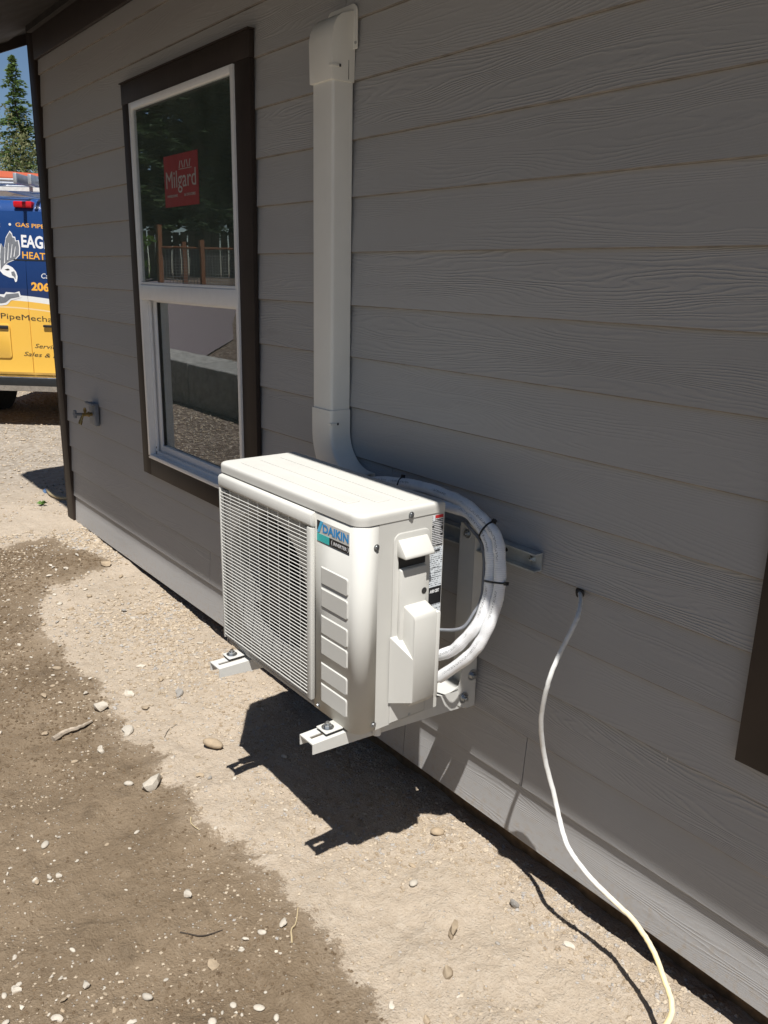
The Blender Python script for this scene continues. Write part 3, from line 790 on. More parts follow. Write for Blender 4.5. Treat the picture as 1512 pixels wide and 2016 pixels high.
# grille: frame + wires
GY = -.462
gr_ = prism('grille', [(GY + .001, .998), (GY + .001, 1.022), (GY + .005, 1.028), (YF + .001, 1.031), (YF + .001, .993), (GY + .007, .993)], -2.051, -1.572, 'x', 'ivory', ac, .003, 2)
def sub(name, b, bev=.0): return box(name, b, 'ivory', gr_, bev)
sub('grille_stile', (-1.592, -1.573, GY + .001, YF - .0005, .534, .9925), .003)
sub('grille_stile', (-2.050, -2.041, GY + .002, YF - .0005, .532, .9925), .003)
w0 = cyl('grille_wire', (-2.042, GY + .004, .981), (-1.591, GY + .004, .981), .00125, 'ivory_wire', gr_, n=6)
nw = 45; pitch = (.981 - .545) / (nw - 1)
for k in range(1, nw): dup(w0, (0, 0, -pitch * k), gr_)
for k in range(3):
    dup(w0, (0, .003 + .003 * k, -pitch * (nw - 1) - .006 - .003 * k), gr_)
v0 = cyl('grille_upright', (-1.990, GY + .0065, .536), (-1.990, GY + .0065, .995), .0013, 'ivory_wire', gr_, n=6)
for k in range(1, 8): dup(v0, (.0515 * k, 0, 0), gr_)
sub('grille_foot', (-2.040, -1.592, GY + .008, YF - .001, .530, .537), .001)
for x in (-2.038, -1.614): 
    for z in (.975, .552): box('grille_clip', (x, x + .018, GY + .0075, YF + .001, z, z + .012), 'coil_bright', gr_, .001)
# badge
bd = box('badge', (-1.564, -1.432, YF - .0006, YF - .0001, .964, 1.0145), 'ivory', ac)
yb = YF - .0010
flat('badge_corner', [(0, .026), (.022, .051), (0, .051)], (-1.564, yb, .9635), UX, UZ, 'label_black', bd)
flat('badge_slash', [(.001, .0215), (.011, .0215), (.026, .051), (.015, .051)], (-1.564, yb - .0002, .9635), UX, UZ, 'logo_cyan', bd)
flat('badge_stripe', [(0, 0), (.052, 0), (.052, .0185), (0, .0185)], (-1.564, yb, .9635), UX, UZ, 'logo_teal', bd)
flat('badge_stripe', [(.052, 0), (.132, 0), (.132, .0185), (.052, .0185)], (-1.564, yb, .9635), UX, UZ, 'label_black', bd)
text('lettering', 'DAIKIN', (-1.5395, yb, .9885), UX, UZ, .1045, .0205, 'logo_blue', bd, .028)
text('lettering', 'INVERTER', (-1.4945, yb - .0004, .9685), UX, UZ, .053, .0085, 'print_white', bd, .03, .15)
text('lettering', '(', (-1.503, yb - .0004, .9665), UX, UZ, .0045, .0125, 'print_white', bd, .03)
text('lettering', ')', (-1.4375, yb - .0004, .9665), UX, UZ, .0045, .0125, 'print_white', bd, .03)
# service side
XC = XR + .0008
sc = prism('service_cover', rrect(-.3495, -.2365, ZB + .004, 1.004, (.002, .002, .020, .020), 6), XC, XC + .0035, 'x', 'ivory', ac, .0025, 3)
prism('handle_hood', [(XC + .003, .988), (XC + .008, .990), (XC + .036, .955), (XC + .036, .948), (XC + .003, .948)], -.3405, -.2510, 'y', 'ivory', sc, .003, 2)
box('handle_slot', (XC + .0036, XC + .0046, -.3355, -.2535, .918, .9475), 'fan_dark', sc)
prism('handle_plate', [(XC + .003, .917), (XC + .014, .915), (XC + .014, .60), (XC + .003, .60)], -.3345, -.2545, 'y', 'ivory', sc, .003, 2)
cyl('plate_screw_hole', (XC + .0145, -.262, .851), (XC + .0149, -.262, .851), .008, 'fan_dark', sc, n=14)
vc = prism('valve_cover', [(XC + .003, .828), (XC + .052, .812), (XC + .0565, .800), (XC + .0565, .590), (XC + .044, .572), (XC + .003, .572)], -.3235, -.2535, 'y', 'ivory', ac, .004, 2)
V, Fc = [], []
tri = [(XC + .003, -.3550), (XC + .0562, -.3240), (XC + .003, -.3240)]
V = [(tri[0][0], tri[0][1], .748), (tri[1][0], tri[1][1], .700), (tri[2][0], tri[2][1], .748), (tri[0][0], tri[0][1], .574), (tri[1][0], tri[1][1], .588), (tri[2][0], tri[2][1], .574)]
mk('cover_flare', V, [(0, 1, 2), (3, 5, 4), (0, 3, 4, 1), (1, 4, 5, 2), (2, 5, 3, 0)], 'ivory', vc)
box('cover_return', (XC + .004, XC + .054, -.2530, -.2400, .580, .806), 'ivory', vc, .003)
for p, d in (((XR + .0035, -.300, 1.043), (1, 0, 0)), ((XR + .0006, -.398, .981), (1, 0, 0)), ((XR + .0006, -.397, .527), (1, 0, 0)), ((-1.562, YF - .0005, .521), (0, -1, 0)), ((XR + .0006, -.286, .521), (1, 0, 0))):
    screw(p, d, ac)
# paper labels on the end
wl = box('warning_label', (XR + .0004, XR + .0010, -.2305, -.1965, .952, 1.0295), 'warn_print', ac)
box('label_flag', (XR + .0011, XR + .0014, -.2225, -.1970, 1.0215, 1.0290), 'label_red', wl)
box('label_flag', (XR + .0011, XR + .0014, -.2295, -.2230, 1.0150, 1.0290), 'label_white', wl)
sl = box('rating_label', (XR + .0004, XR + .0010, -.2350, -.1945, .690, .949), 'spec_print', ac)
box('label_band', (XR + .0011, XR + .0014, -.2345, -.1947, .801, .846), 'label_black', sl)
UY = (0, 1, 0)
text('lettering', 'DAIKIN', (XR + .0014, -.224, .937), UY, UZ, .020, .0055, 'label_black', sl, .04)
text('lettering', 'AHRI CERT', (XR + .0018, -.2315, .831), UY, UZ, .030, .0085, 'print_white', sl, .04)
for k in range(3): box('label_rule', (XR + .0011, XR + .0013, -.234, -.196, .895 - k * .012, .8956 - k * .012), 'label_black', sl)
# feet on the arms
for x in (-1.967, -1.4735):
    for y in (-.475, -.175):
        ft = box('mounting_foot', (x - .022, x + .022, y - .022, y + .030, .5075, .5110), 'ivory', ac, .002)
        bolt('foot_bolt', (x, y - .002, .5111), (0, 0, 1), ft, .009, .007)
        box('foot_pad', (x - .020, x + .020, y - .020, y + .028, .5012, .5074), 'rubber', ft, .002)
cyl('drain_spout', (-1.435, -.355, .507), (-1.435, -.355, .468), .011, 'duct', ac)

# ------------------------------------------------------------------ WALL BRACKET
br = thing('wall_bracket', (-1.72, 0, .43), 'white steel wall bracket with two slotted arms carrying the outdoor unit', 'bracket')
V, Fc = join(boxg(-2.04, -1.243, -.0065, -.0025, .888, .935), boxg(-2.04, -1.243, -.030, -.0067, .931, .935), boxg(-2.04, -1.243, -.030, -.0067, .888, .892))
rl = mk('rail', V, Fc, 'zinc_rail', br)
for x in (-1.272, -2.01): bolt('rail_bolt', (x, -.0066, .912), (0, -1, 0), rl, .008, .007)
for x in (-1.42, -1.36, -1.72): cyl('rail_hole', (x, -.0066, .912), (x, -.0070, .912), .0055, 'black_plastic', rl, n=10)
for xc, hid in ((-1.473, 0), (-1.952, 1)):
    x0, x1 = xc - .029, xc + .029
    # upright channel
    V, Fc = join(boxg(x0 + .002, x1 - .002, -.036, -.033, .43, .955), boxg(x0, x0 + .0025, -.036, -.0315 + .028, .43, .945), boxg(x1 - .0025, x1, -.036, -.0035, .43, .945))
    up = mk('upright', V, Fc, 'bracket', br)
    # arm: inverted channel with a slot near its tip
    y0, y1, ys0, ys1, sw = -.540, -.037, -.528, -.455, .0052
    zt = .500
    P = [(y0, zt - .003), (y0, zt - .027), (-.30, zt - .042), (y1, zt - .062), (y1, zt + .02), (-.10, zt - .003)]
    V, Fc = join(boxg(x0, xc - sw, y0, ys1, zt - .003, zt), boxg(xc + sw, x1, y0, ys1, zt - .003, zt), boxg(xc - sw, xc + sw, y0, ys0, zt - .003, zt), boxg(x0, x1, ys1, y1, zt - .003, zt),
                 prismg(P, x0, x0 + .0025, 'x'), prismg(P, x1 - .0025, x1, 'x'))
    mk('arm', V, Fc, 'bracket', br)
    # gusset plate where the arm meets the upright
    gp = prism('gusset', [(-.012, .44), (-.012, .60), (-.05, .60), (-.07, .505), (-.07, .452), (-.05, .438)], x1 + .0004, x1 + .003, 'x', 'bracket', br)
    for y, z in ((-.022, .530), (-.050, .470)): bolt('gusset_bolt', (x1 + .0031, y, z), (1, 0, 0), gp, .009, .007)
    for z in (.93, .62): bolt('upright_bolt', (xc, -.0361, z), (0, -1, 0), up, .007, .006)

# ------------------------------------------------------------------ PIPES, TIES, WIRES
outer = [(-1.955, -.036, .965), (-1.85, -.048, .995), (-1.72, -.058, 1.018), (-1.61, -.066, 1.029)] + [(-1.513, -0.075, 1.03), (-1.441, -0.085, 1.028), (-1.389, -0.09, 1.013), (-1.345, -0.097, 0.999), (-1.303, -0.105, 0.976), (-1.28, -0.115, 0.94), (-1.26, -0.13, 0.879), (-1.259, -0.14, 0.823), (-1.268, -0.155, 0.762), (-1.286, -0.168, 0.712), (-1.315, -0.18, 0.67), (-1.381, -0.2, 0.601)]
innr = [(-1.955, -.040, .935), (-1.85, -.055, .962), (-1.72, -.065, .985), (-1.61, -.075, .998)] + [(-1.495, -0.085, 1.004), (-1.425, -0.09, 1.008), (-1.368, -0.1, 0.99), (-1.332, -0.108, 0.969), (-1.306, -0.118, 0.933), (-1.29, -0.132, 0.876), (-1.285, -0.145, 0.826), (-1.293, -0.165, 0.769), (-1.319, -0.18, 0.723), (-1.346, -0.19, 0.688), (-1.387, -0.2, 0.659)]
def wob(P, seed, amp=.0004):
    rr = random.Random(seed); return [p + Vector((rr.uniform(-1, 1), rr.uniform(-1, 1), rr.uniform(-1, 1))) * amp for p in P]
po = tube('insulated_pipe', wob(spline(outer, 9), 1), lambda t: .0145 + .0006 * math.sin(t * 90), 'foam_print', n=20)
tag(po, 'outer white ribbed insulated refrigerant pipe ending at the lower valve', 'pipe', 'insulated refrigerant pipes')
pi_ = tube('insulated_pipe', wob(spline(innr, 9), 2), lambda t: .0140 + .0006 * math.sin(t * 80), 'foam_print', n=20)
tag(pi_, 'inner white ribbed insulated refrigerant pipe ending at the upper valve', 'pipe', 'insulated refrigerant pipes')
cf = tube('pipe_end', [(-1.377, -.199, .606), (-1.392, -.203, .594), (-1.40, -.206, .588)], .0085, 'copper', po, n=12)
def tie(c, u, v, a, b, label):
    """cable tie: flat strap on an oval round c spanned by u (half a) and v (half b)"""
    c, u, v = Vector(c), Vector(u).normalized(), Vector(v).normalized(); w = u.cross(v); V, Fc = [], []; n = 36
    for k in range(n):
        t = 2 * math.pi * k / n; p = c + u * a * math.cos(t) + v * b * math.sin(t); d = (u * math.cos(t) + v * math.sin(t))
        for s, r in ((-.0024, 0), (.0024, 0), (.0024, .0016), (-.0024, .0016)): V.append(tuple(p + w * s + d * r))
    for k in range(n):
        j = (k + 1) % n
        for q in range(4): Fc.append((4 * k + q, 4 * j + q, 4 * j + (q + 1) % 4, 4 * k + (q + 1) % 4))
    hd = c + u * (a + .004); n0 = len(V)
    B = [hd + w * sx * .004 + v * sy * .005 + u * sz * .004 for sx, sy, sz in ((-1, -1, -1), (1, -1, -1), (1, 1, -1), (-1, 1, -1), (-1, -1, 1), (1, -1, 1), (1, 1, 1), (-1, 1, 1))]
    V += [tuple(q) for q in B]; Fc += [[i + n0 for i in f] for f in BOXF]
    o = mk('cable_tie', V, Fc, 'black_plastic'); tag(o, label, 'cable tie', 'black cable ties round the pipes'); return o
def tie_at(i, j, label, extra=.0):
    P, Q = Vector(outer[i]), Vector(innr[j]); c = (P + Q) / 2; u = (P - Q)
    t = (Vector(outer[i + 1]) - Vector(outer[i - 1])).normalized(); u = u - t * u.dot(t)
    v = t.cross(u); tie(c, u, v, u.length / 2 + .0155 + extra, .0160, label)
tie_at(9, 8, 'black cable tie at the middle of the pipe loop, lowest of the ties') if False else None
tie_at(10, 9, 'lower black cable tie on the white pipe loop in front of the rail')
tie_at(7, 7, 'upper black cable tie on the bend of the white pipe loop')
tie_at(2, 2, 'black cable tie on the pipes near the duct elbow behind the lid')
wire = spline([(-1.395, -.203, .728), (-1.386, -.2, .73), (-1.344, -.19, .743), (-1.324, -.175, .757), (-1.314, -.158, .789), (-1.312, -.138, .82), (-1.325, -.118, .88), (-1.36, -.098, .945), (-1.44, -.078, .975)], 8)
tag(tube('control_wire', wire, .0042, 'wire_grey', n=10), 'thin grey twisted control wire between the valve cover and the pipes', 'wire')
cab = [(-1.135, 0.012, 0.868), (-1.099, -0.03, 0.87), (-1.076, -0.06, 0.858), (-1.064, -0.09, 0.832), (-1.066, -0.135, 0.763), (-1.068, -0.16, 0.701), (-1.094, -0.14, 0.592), (-1.107, -0.1, 0.477), (-1.086, -0.08, 0.382), (-1.054, -0.085, 0.317), (-1.008, -0.105, 0.284), (-0.951, -0.095, 0.239), (-0.881, -0.088, 0.213), (-0.824, -0.09, 0.201), (-0.764, -0.105, 0.179), (-0.72, -0.12, 0.142), (-0.687, -0.14, 0.122), (-0.676, -0.165, 0.098), (-.69, -.22, .055), (-.74, -.30, .012), (-.76, -.42, .008)]
ca = tube('electrical_cable', wob(spline(cab, 9), 5, .0005), .0062, 'cable', n=12, flat=.72)
tag(ca, 'loose white electrical cable turning yellow, hanging from a hole in the siding', 'cable')
cyl('cable_entry', (-1.135, .012, .868), (-1.118, -.008, .8695), .010, 'black_plastic', ca, n=12)

# ------------------------------------------------------------------ GARDEN TAP
tp = thing('garden_tap', (-4.38, 0, .77), 'brass garden tap on a blue-grey wall block near the house corner', 'tap')
TY = .62
def tpy(g): return [(x * 1.0 + (-4.385 - x) * .15, y * TY, z + (.838 - z) * .12) for x, y, z in g[0]], g[1]
box('mounting_block', (-4.435, -4.335, -.022, -.001, .775, .895), 'tap_grey', tp, .004)
box('block_hood', (-4.440, -4.330, -.040, -.0225, .884, .898), 'tap_grey', tp, .003)
mk('tap_body', *tpy(join(cylg((-4.385, -.03, .835), (-4.385, -.125, .835), .011), cylg((-4.385, -.06, .835), (-4.385, -.072, .835), .017, n=6), cylg((-4.385, -.115, .835), (-4.385, -.135, .800), .011), cylg((-4.385, -.133, .802), (-4.385, -.146, .778), .015))), 'brass', tp, smooth=True, auto=40)
mk('tap_stem', *tpy(join(cylg((-4.385, -.095, .842), (-4.385, -.095, .876), .010), cylg((-4.385, -.095, .855), (-4.385, -.095, .866), .015, n=6))), 'brass', tp, smooth=True, auto=40)
g = [cylg((-4.385 + .018 * math.cos(a), -.172, .842 + .018 * math.sin(a)), (-4.385 + .018 * math.cos(a), -.188, .842 + .018 * math.sin(a)), .009, n=10) for a in [k * math.pi / 3 for k in range(6)]]
mk('tap_handle', *tpy(join(cylg((-4.385, -.125, .838), (-4.385, -.185, .842), .009), cylg((-4.385, -.174, .842), (-4.385, -.186, .842), .020), *g)), 'tap_grey', tp, smooth=True, auto=40)

# ------------------------------------------------------------------ STONES, TWIGS
def stone_mesh(seed, sub=2, flatten=.55, angular=.0):
    rr = random.Random(seed); bm = bmesh.new(); bmesh.ops.create_icosphere(bm, subdivisions=sub, radius=.5)
    ph = [Vector((rr.uniform(-1, 1), rr.uniform(-1, 1), rr.uniform(-1, 1))).normalized() for _ in range(9)]; am = [rr.uniform(-.13, .16) for _ in range(9)]
    ax = rr.uniform(.62, .9)
    for v in bm.verts:
        d = v.co.normalized(); s = 1 + sum(a * max(0, d.dot(q)) ** 2 * 1.6 for a, q in zip(am, ph))
        if angular:
            for q in ph[:6]:
                k = d.dot(q)
                if k > .55: s *= 1 - min(.5, angular * (k - .55))
        v.co = Vector((d.x * .5 * s, d.y * .5 * s * ax, d.z * .5 * s * flatten))
    V, Fc = bm_out(bm); return V, Fc
SM = []
for i in range(12):
    V, Fc = stone_mesh(i, 2, random.uniform(.42, .68), 1.5 if i % 3 != 1 else .3); me = bpy.data.meshes.new('stone'); me.from_pydata(V, [], Fc); me.shade_smooth()
    if i % 3 != 1: me.set_sharp_from_angle(angle=math.radians(30))
    SM.append(me)
SMM = {}
def put_stone(x, y, size, mat, label, name='stone', cat='stone', group=None, idx=None, sink=.18, rz=None):
    i = random.randrange(12) if idx is None else idx
    if (i, mat) not in SMM:
        me = SM[i].copy(); me.materials.append(MAT[mat]); SMM[(i, mat)] = me
    o = bpy.data.objects.new(name, SMM[(i, mat)]); COL.objects.link(o)
    zr = max(v.co.z for v in SM[i].vertices)
    o.location = (x, y, gz1(x, y) + size * zr * (1 - sink * 2))
    o.scale = (size * random.uniform(.9, 1.35), size * random.uniform(.75, 1.05), size * random.uniform(.8, 1.1)); o.rotation_euler = (random.uniform(-.15, .15), random.uniform(-.15, .15), rz if rz is not None else random.uniform(0, 6.28))
    return tag(o, label, cat, group)
big = [
 (-2.306, -.39, .072, 'stone_tan', 'large flat tan stone on dry soil left of the unit shadow', 1, .05), (-2.227, -.645, .098, 'stone_pale', 'broad pale half-buried rock at the damp edge below the left arm shadow', 0, .35),
 (-2.272, -.70, .030, 'stone_pale', 'small pale pebble touching the broad half-buried rock', 4, .2), (-2.76, -.613, .062, 'stone_pale', 'whitish angular rock on the damp edge above the stick', 3, .15),
 (-2.515, -.702, .048, 'stone_pale', 'smooth pale oval stone in damp soil right of the stick', 5, .2), (-2.575, -.592, .058, 'stone_pale', 'long pale stone at the damp edge beside the dry strip', 9, .3),
 (-4.042, -.113, .07, 'stone_tan', 'tan stone near the siding shadow at the damp lobe', 2, .1), (-3.737, -.317, .04, 'stone_tan', 'round brown stone on the dry strip near the damp lobe', 7, .15),
 (-3.495, -.244, .042, 'stone_grey', 'grey angular stone on the dry strip left of the unit', 6, .1), (-1.703, -.758, .033, 'stone_pale', 'bright whitish lump alone in the middle of the damp soil', 3, .1),
 (-1.466, -.612, .030, 'stone_pale', 'pale oval pebble by the straw at the damp edge', 8, .1), (-1.479, -.668, .026, 'stone_pale', 'small pale wedge pebble left of the straw', 10, .15),
 (-1.468, -.806, .040, 'stone_tan', 'rounded tan stone sunk in damp soil near the bottom', 11, .25), (-1.469, -.968, .030, 'stone_pale', 'flat pale disc pebble near the bottom edge', 1, .15),
 (-1.195, -.289, .055, 'stone_tan', 'chunky tan stone on dry soil right of the unit shadow', 6, .15), (-1.117, -.377, .034, 'stone_tan', 'tan stone on dry soil below the chunky tan stone', 2, .2),
 (-1.164, -.094, .046, 'stone_grey', 'grey-tan stone on dry soil beside the cable shadow', 0, .2), (-1.507, -.064, .040, 'stone_tan', 'tan stone just right of the unit shadow near the siding', 4, .15),
 (-2.697, -.339, .052, 'stone_grey', 'wide grey stone on dry soil below the left bracket arm', 9, .25), (-2.806, -.486, .046, 'stone_pale', 'pale stone amid grit on the dry strip', 3, .25)]
for x, y, s, m, lab, i, sk in big: put_stone(x, y, s, m, lab, idx=i, sink=sk)
# scattered pebbles
def clear(x, y): return not any(math.hypot(x - b[0], y - b[1]) < b[2] * .8 for b in big)
clusters = [(-1.55, -1.10, .16, 34), (-1.62, -1.17, .10, 10), (-2.0, -1.07, .12, 20), (-2.13, -1.03, .10, 12), (-2.95, -.80, .22, 22), (-3.3, -.72, .25, 22), (-2.45, -.98, .25, 10), (-1.42, -.92, .10, 10), (-1.33, -.88, .07, 7), (-1.9, -.8, .3, 10), (-4.15, -.28, .22, 18), (-3.75, -.62, .2, 12), (-1.45, -.68, .12, 6), (-1.25, -.75, .12, 5)]
where = ['in the thick pebble patch at the bottom left corner', 'at the very bottom left corner', 'in the pebble patch at the left edge, low down', 'in the small patch at the left edge above the low patch', 'left of the weathered stick', 'at the left edge beside the damp lobe', 'below the weathered stick', 'in the row at the bottom edge', 'at the bottom edge right of the row', 'in the bare middle of the damp soil', 'on the damp lobe near the siding', 'on the damp soil just below the lobe', 'near the bent straw', 'at the damp edge below the straw']
npb = 0
for (cx, cy, sp, n), wh in zip(clusters, where):
    for k in range(n):
        x, y = random.gauss(cx, sp * .6), random.gauss(cy, sp * .6)
        if y > -.1 or not clear(x, y): continue
        far = 1 + max(0, (-x - 2)) * .25
        s = random.choice((.008, .009, .010, .011, .012, .014, .016, .020, .026)) * far
        put_stone(x, y, s, random.choice(('stone_pale', 'stone_pale', 'stone_pale', 'stone_tan')), 'small pebble ' + wh, name='pebble', cat='pebble', group='pebbles ' + wh, sink=random.uniform(.18, .42)); npb += 1
def dry_where(x): return 'beside the damp lobe' if x < -3.3 else 'left of the unit' if x < -2.35 else 'below the unit' if x < -1.45 else 'right of the unit shadow'
k = 0
while k < 80:
    x, y = random.uniform(-4.2, -.75), random.uniform(-.58, -.02)
    if float(wet_sd([x], [y])[0]) > -.03 or not clear(x, y): continue
    far = 1 + max(0, (-x - 2)) * .25
    put_stone(x, y, random.choice((.010, .012, .014, .017, .021, .026)) * far, random.choice(('stone_tan', 'stone_pale', 'stone_tan', 'stone_pale', 'stone_grey')), 'small pebble on dry soil ' + dry_where(x), name='pebble', cat='pebble', group='dry pebbles ' + dry_where(x), sink=random.uniform(.15, .42)); k += 1
# fine gravel and clods: too many to count
def crumbs(name, pts, mat, label, cat):
    base = [(1, 0, 0), (-.9, .15, 0), (.1, .85, 0), (0, -.9, .1), (.1, .1, .7), (-.1, 0, -.7)]; fc = [(0, 2, 4), (2, 1, 4), (1, 3, 4), (3, 0, 4), (2, 0, 5), (1, 2, 5), (3, 1, 5), (0, 3, 5)]
    V, Fc = [], []
    X = np.array([p[0] for p in pts]); Y = np.array([p[1] for p in pts]); Zs = gz(X, Y)
    for (x, y, s), z in zip(pts, Zs):
        a = random.uniform(0, 6.28); c, si = math.cos(a) * s, math.sin(a) * s; n = len(V); h = s * random.uniform(.6, 1.1)
        for q in base:
            j = random.uniform(.75, 1.2); V.append((x + (q[0] * c - q[1] * si) * j, y + (q[0] * si + q[1] * c) * j, z + q[2] * h * j + s * .15))
        Fc += [[i + n for i in f] for f in fc]
    return tag(mk(name, V, Fc, mat), label, cat, kind='stuff')
RG = np.random.RandomState(5)
def scatter(n, x0, x1, fy, want_wet, margin, ns, seed, lo, hi, sizes, cap):
    x = RG.uniform(x0, x1, n); y = fy(n); sdv = wet_sd(x, y)
    ok = (sdv > margin) if want_wet else (sdv < margin)
    ok &= vnoise(x, y, ns, seed) > RG.uniform(lo, hi, n)
    s_ = RG.choice(sizes, n) * (1 + np.maximum(0, -x - 2) * .3)
    return list(zip(x[ok], y[ok], s_[ok]))[:cap]
pts = scatter(60000, -4.8, -.55, lambda n: np.maximum(-.75, .06 - np.abs(RG.normal(0, .36, n))), False, .01, .22, 9, -.45, .25, (.0012, .0015, .0018, .002, .0024, .003, .004, .0055, .0075), 22000)
pw = scatter(50000, -4.6, -1.0, lambda n: RG.uniform(-1.5, -.1, n), True, 0, .2, 11, -.4, .35, (.0012, .0016, .002, .0026, .0036, .0055), 14000)
crumbs('gravel', pts, 'grit', 'fine pale gravel scattered over the dry strip along the house', 'gravel')
crumbs('soil_clods', pw, 'clod', 'small dark clods of damp soil', 'soil')
pg = scatter(16000, -4.6, -1.0, lambda n: RG.uniform(-1.5, -.15, n), True, .01, .30, 13, -.1, .42, (.0009, .0011, .0014, .0018, .0023, .003, .004, .0055), 6000)
crumbs('gravel', pg, 'grit', 'fine pale grit scattered over the damp brown soil', 'gravel')
pf = [(x, y, q) for x, y, q in zip(RG.uniform(-11.5, -3.9, 14000), RG.uniform(-2.4, 1.6, 14000), RG.uniform(.004, .014, 14000)) if not (x > -5.05 and y > -.95)]
pf = [(x, y, q * (1 + max(0, -x - 6) * .12)) for x, y, q in pf]
crumbs('gravel', pf, 'grit', 'pale loose gravel of the yard between the house corner and the van', 'gravel')
def twig(name, P, r, mat, label, cat):
    P = [(x, y, gz1(x, y) + dz) for x, y, dz in P]
    return tag(tube(name, wob(spline(P, 5), len(P), r * .16), lambda t: r * (1.1 - .6 * t), mat, n=7), label, cat)
twig('stick', [(-2.655, -.815, .008), (-2.672, -.77, .012), (-2.668, -.72, .012), (-2.69, -.672, .009)], .010, 'twig', 'weathered grey stick lying on the damp soil at the left', 'stick')
twig('straw_stem', [(-1.403, -.628, .004), (-1.44, -.607, .008), (-1.455, -.585, .006), (-1.495, -.553, .004)], .0022, 'straw', 'bent dry straw at the damp edge near the bottom', 'straw')
twig('straw_stem', [(-1.987, -.619, .004), (-1.96, -.63, .006), (-1.919, -.624, .004)], .0018, 'straw', 'short curled straw at the damp edge below the left arm shadow', 'straw')
twig('straw_stem', [(-2.454, -.50, .004), (-2.487, -.47, .006), (-2.50, -.43, .004)], .0018, 'twig', 'thin dark stem on the dry strip left of the shadow', 'stem')
twig('straw_stem', [(-1.60, -.83, .003), (-1.56, -.79, .006), (-1.55, -.74, .003)], .0018, 'bark', 'dark rootlet on the damp soil near the bottom', 'root')
# pipe end and weed in the shade beyond the corner
tp_ = [(-5.62, .05), (-5.50, .045), (-5.40, .09), (-5.30, .2), (-5.2, .4)]
hp = tube('hose', spline([(x, y, gz1(x, y) + .018) for x, y in tp_], 8), .011, 'straw', n=10)
tag(hp, 'thin hose end with a blue cap lying in the shade beyond the house corner', 'hose')
cyl('hose_cap', (-5.61, .05, .118), (-5.66, .052, .120), .022, 'pipe_blue', hp, n=14)
V, Fc = [], []
for k in range(40):
    a, l = random.uniform(0, 6.28), random.uniform(.015, .04); bx, by = -5.32, -.07
    n = len(V); dx, dy = math.cos(a), math.sin(a); z = gz1(bx, by)
    V += [(bx, by, z), (bx + dx * l * .5 - dy * .008, by + dy * l * .5 + dx * .008, z + .014), (bx + dx * l, by + dy * l, z + .016), (bx + dx * l * .5 + dy * .008, by + dy * l * .5 - dx * .008, z + .03)]; Fc.append((n, n + 1, n + 2, n + 3))
tag(mk('weed', V, Fc, 'weed'), 'tiny green weed on the gravel beyond the house corner', 'plant')

# ------------------------------------------------------------------ SERVICE VAN
VR = Matrix.Rotation(math.atan2(.788, .615), 4, 'Z') @ Matrix.Rotation(math.radians(.5), 4, 'Y')
van = thing('service_van', (-8.236, .744, .10), 'blue and yellow service van seen from behind past the house corner', 'van', rot=VR)
vz = -.10
def livery():
    t = NT('van_paint'); tc = t.n('TexCoord'); tc.object = van; s = t.n('SeparateXYZ'); t.l(tc.outputs['Object'], s.inputs[0])
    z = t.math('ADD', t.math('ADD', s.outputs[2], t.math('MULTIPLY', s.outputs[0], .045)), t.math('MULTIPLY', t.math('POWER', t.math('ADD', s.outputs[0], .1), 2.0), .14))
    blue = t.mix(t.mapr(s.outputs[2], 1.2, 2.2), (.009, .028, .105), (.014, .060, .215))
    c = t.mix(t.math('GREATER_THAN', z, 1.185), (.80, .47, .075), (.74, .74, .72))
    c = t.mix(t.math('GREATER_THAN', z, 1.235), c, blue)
    ln = t.math('MULTIPLY', t.math('GREATER_THAN', z, 1.115), t.math('LESS_THAN', z, 1.127))
    c = t.mix(t.math('MULTIPLY', ln, .5), c, (.8, .74, .6))
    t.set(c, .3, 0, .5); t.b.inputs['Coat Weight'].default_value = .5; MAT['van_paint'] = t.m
livery()
side = [(0.0, .50), (0.0, 1.1), (.02, 1.6), (.06, 1.99), (.14, 2.09), (.4, 2.13), (3.5, 2.11), (3.75, 2.02), (4.45, 1.28), (5.25, 1.10), (5.38, .9), (5.40, .42), (.1, .42)]
V, Fc = prismg(side, -1.0, 1.0, 'x', .05, 3)
V = [(x * (1 - .10 * max(0, (z - 1.1) / 1.2)), y, z) for x, y, z in V]
mk('body', V, Fc, 'van_paint', van, smooth=True, auto=35, local=True)
def vdoor(x0, x1):
    V, Fc = [], []; zs_ = (.53, .9, 1.3, 1.55, 1.76, 1.98)
    for yy in (-.014, .02):
        for z in zs_:
            k = float(np.interp(z, [.53, 1.3, 1.98], [1, .985, .93])); lean = float(np.interp(z, [.53, 1.3, 1.98], [0, .008, .066]))
            for x in (x0, x1): V.append((x * (k if abs(x) > .5 else 1), yy + lean, z))
    m = len(zs_)
    for i in range(m - 1):
        a_, b_ = 2 * i, 2 * i + 2
        Fc += [(a_, a_ + 1, b_ + 1, b_), (2 * m + a_ + 1, 2 * m + a_, 2 * m + b_, 2 * m + b_ + 1), (2 * m + a_, a_, b_, 2 * m + b_), (a_ + 1, 2 * m + a_ + 1, 2 * m + b_ + 1, b_ + 1)]
    t_ = 2 * m - 2
    Fc += [(0, 2 * m, 2 * m + 1, 1), (t_, t_ + 1, 2 * m + t_ + 1, 2 * m + t_)]
    return mk('rear_door', V, Fc, 'van_paint', van, local=True)
dl = vdoor(-.90, -.004); dr_ = vdoor(.004, .90)
box('door_crease', (-.88, .88, -.0172, -.0150, 1.555, 1.567), 'van_dark', van, local=True) if False else None
VU, VZ = (1, 0, 0), (0, 0, 1)
def vy(z): return -.0145 + float(np.interp(z, [.53, 1.3, 1.98], [0, .008, .066]))
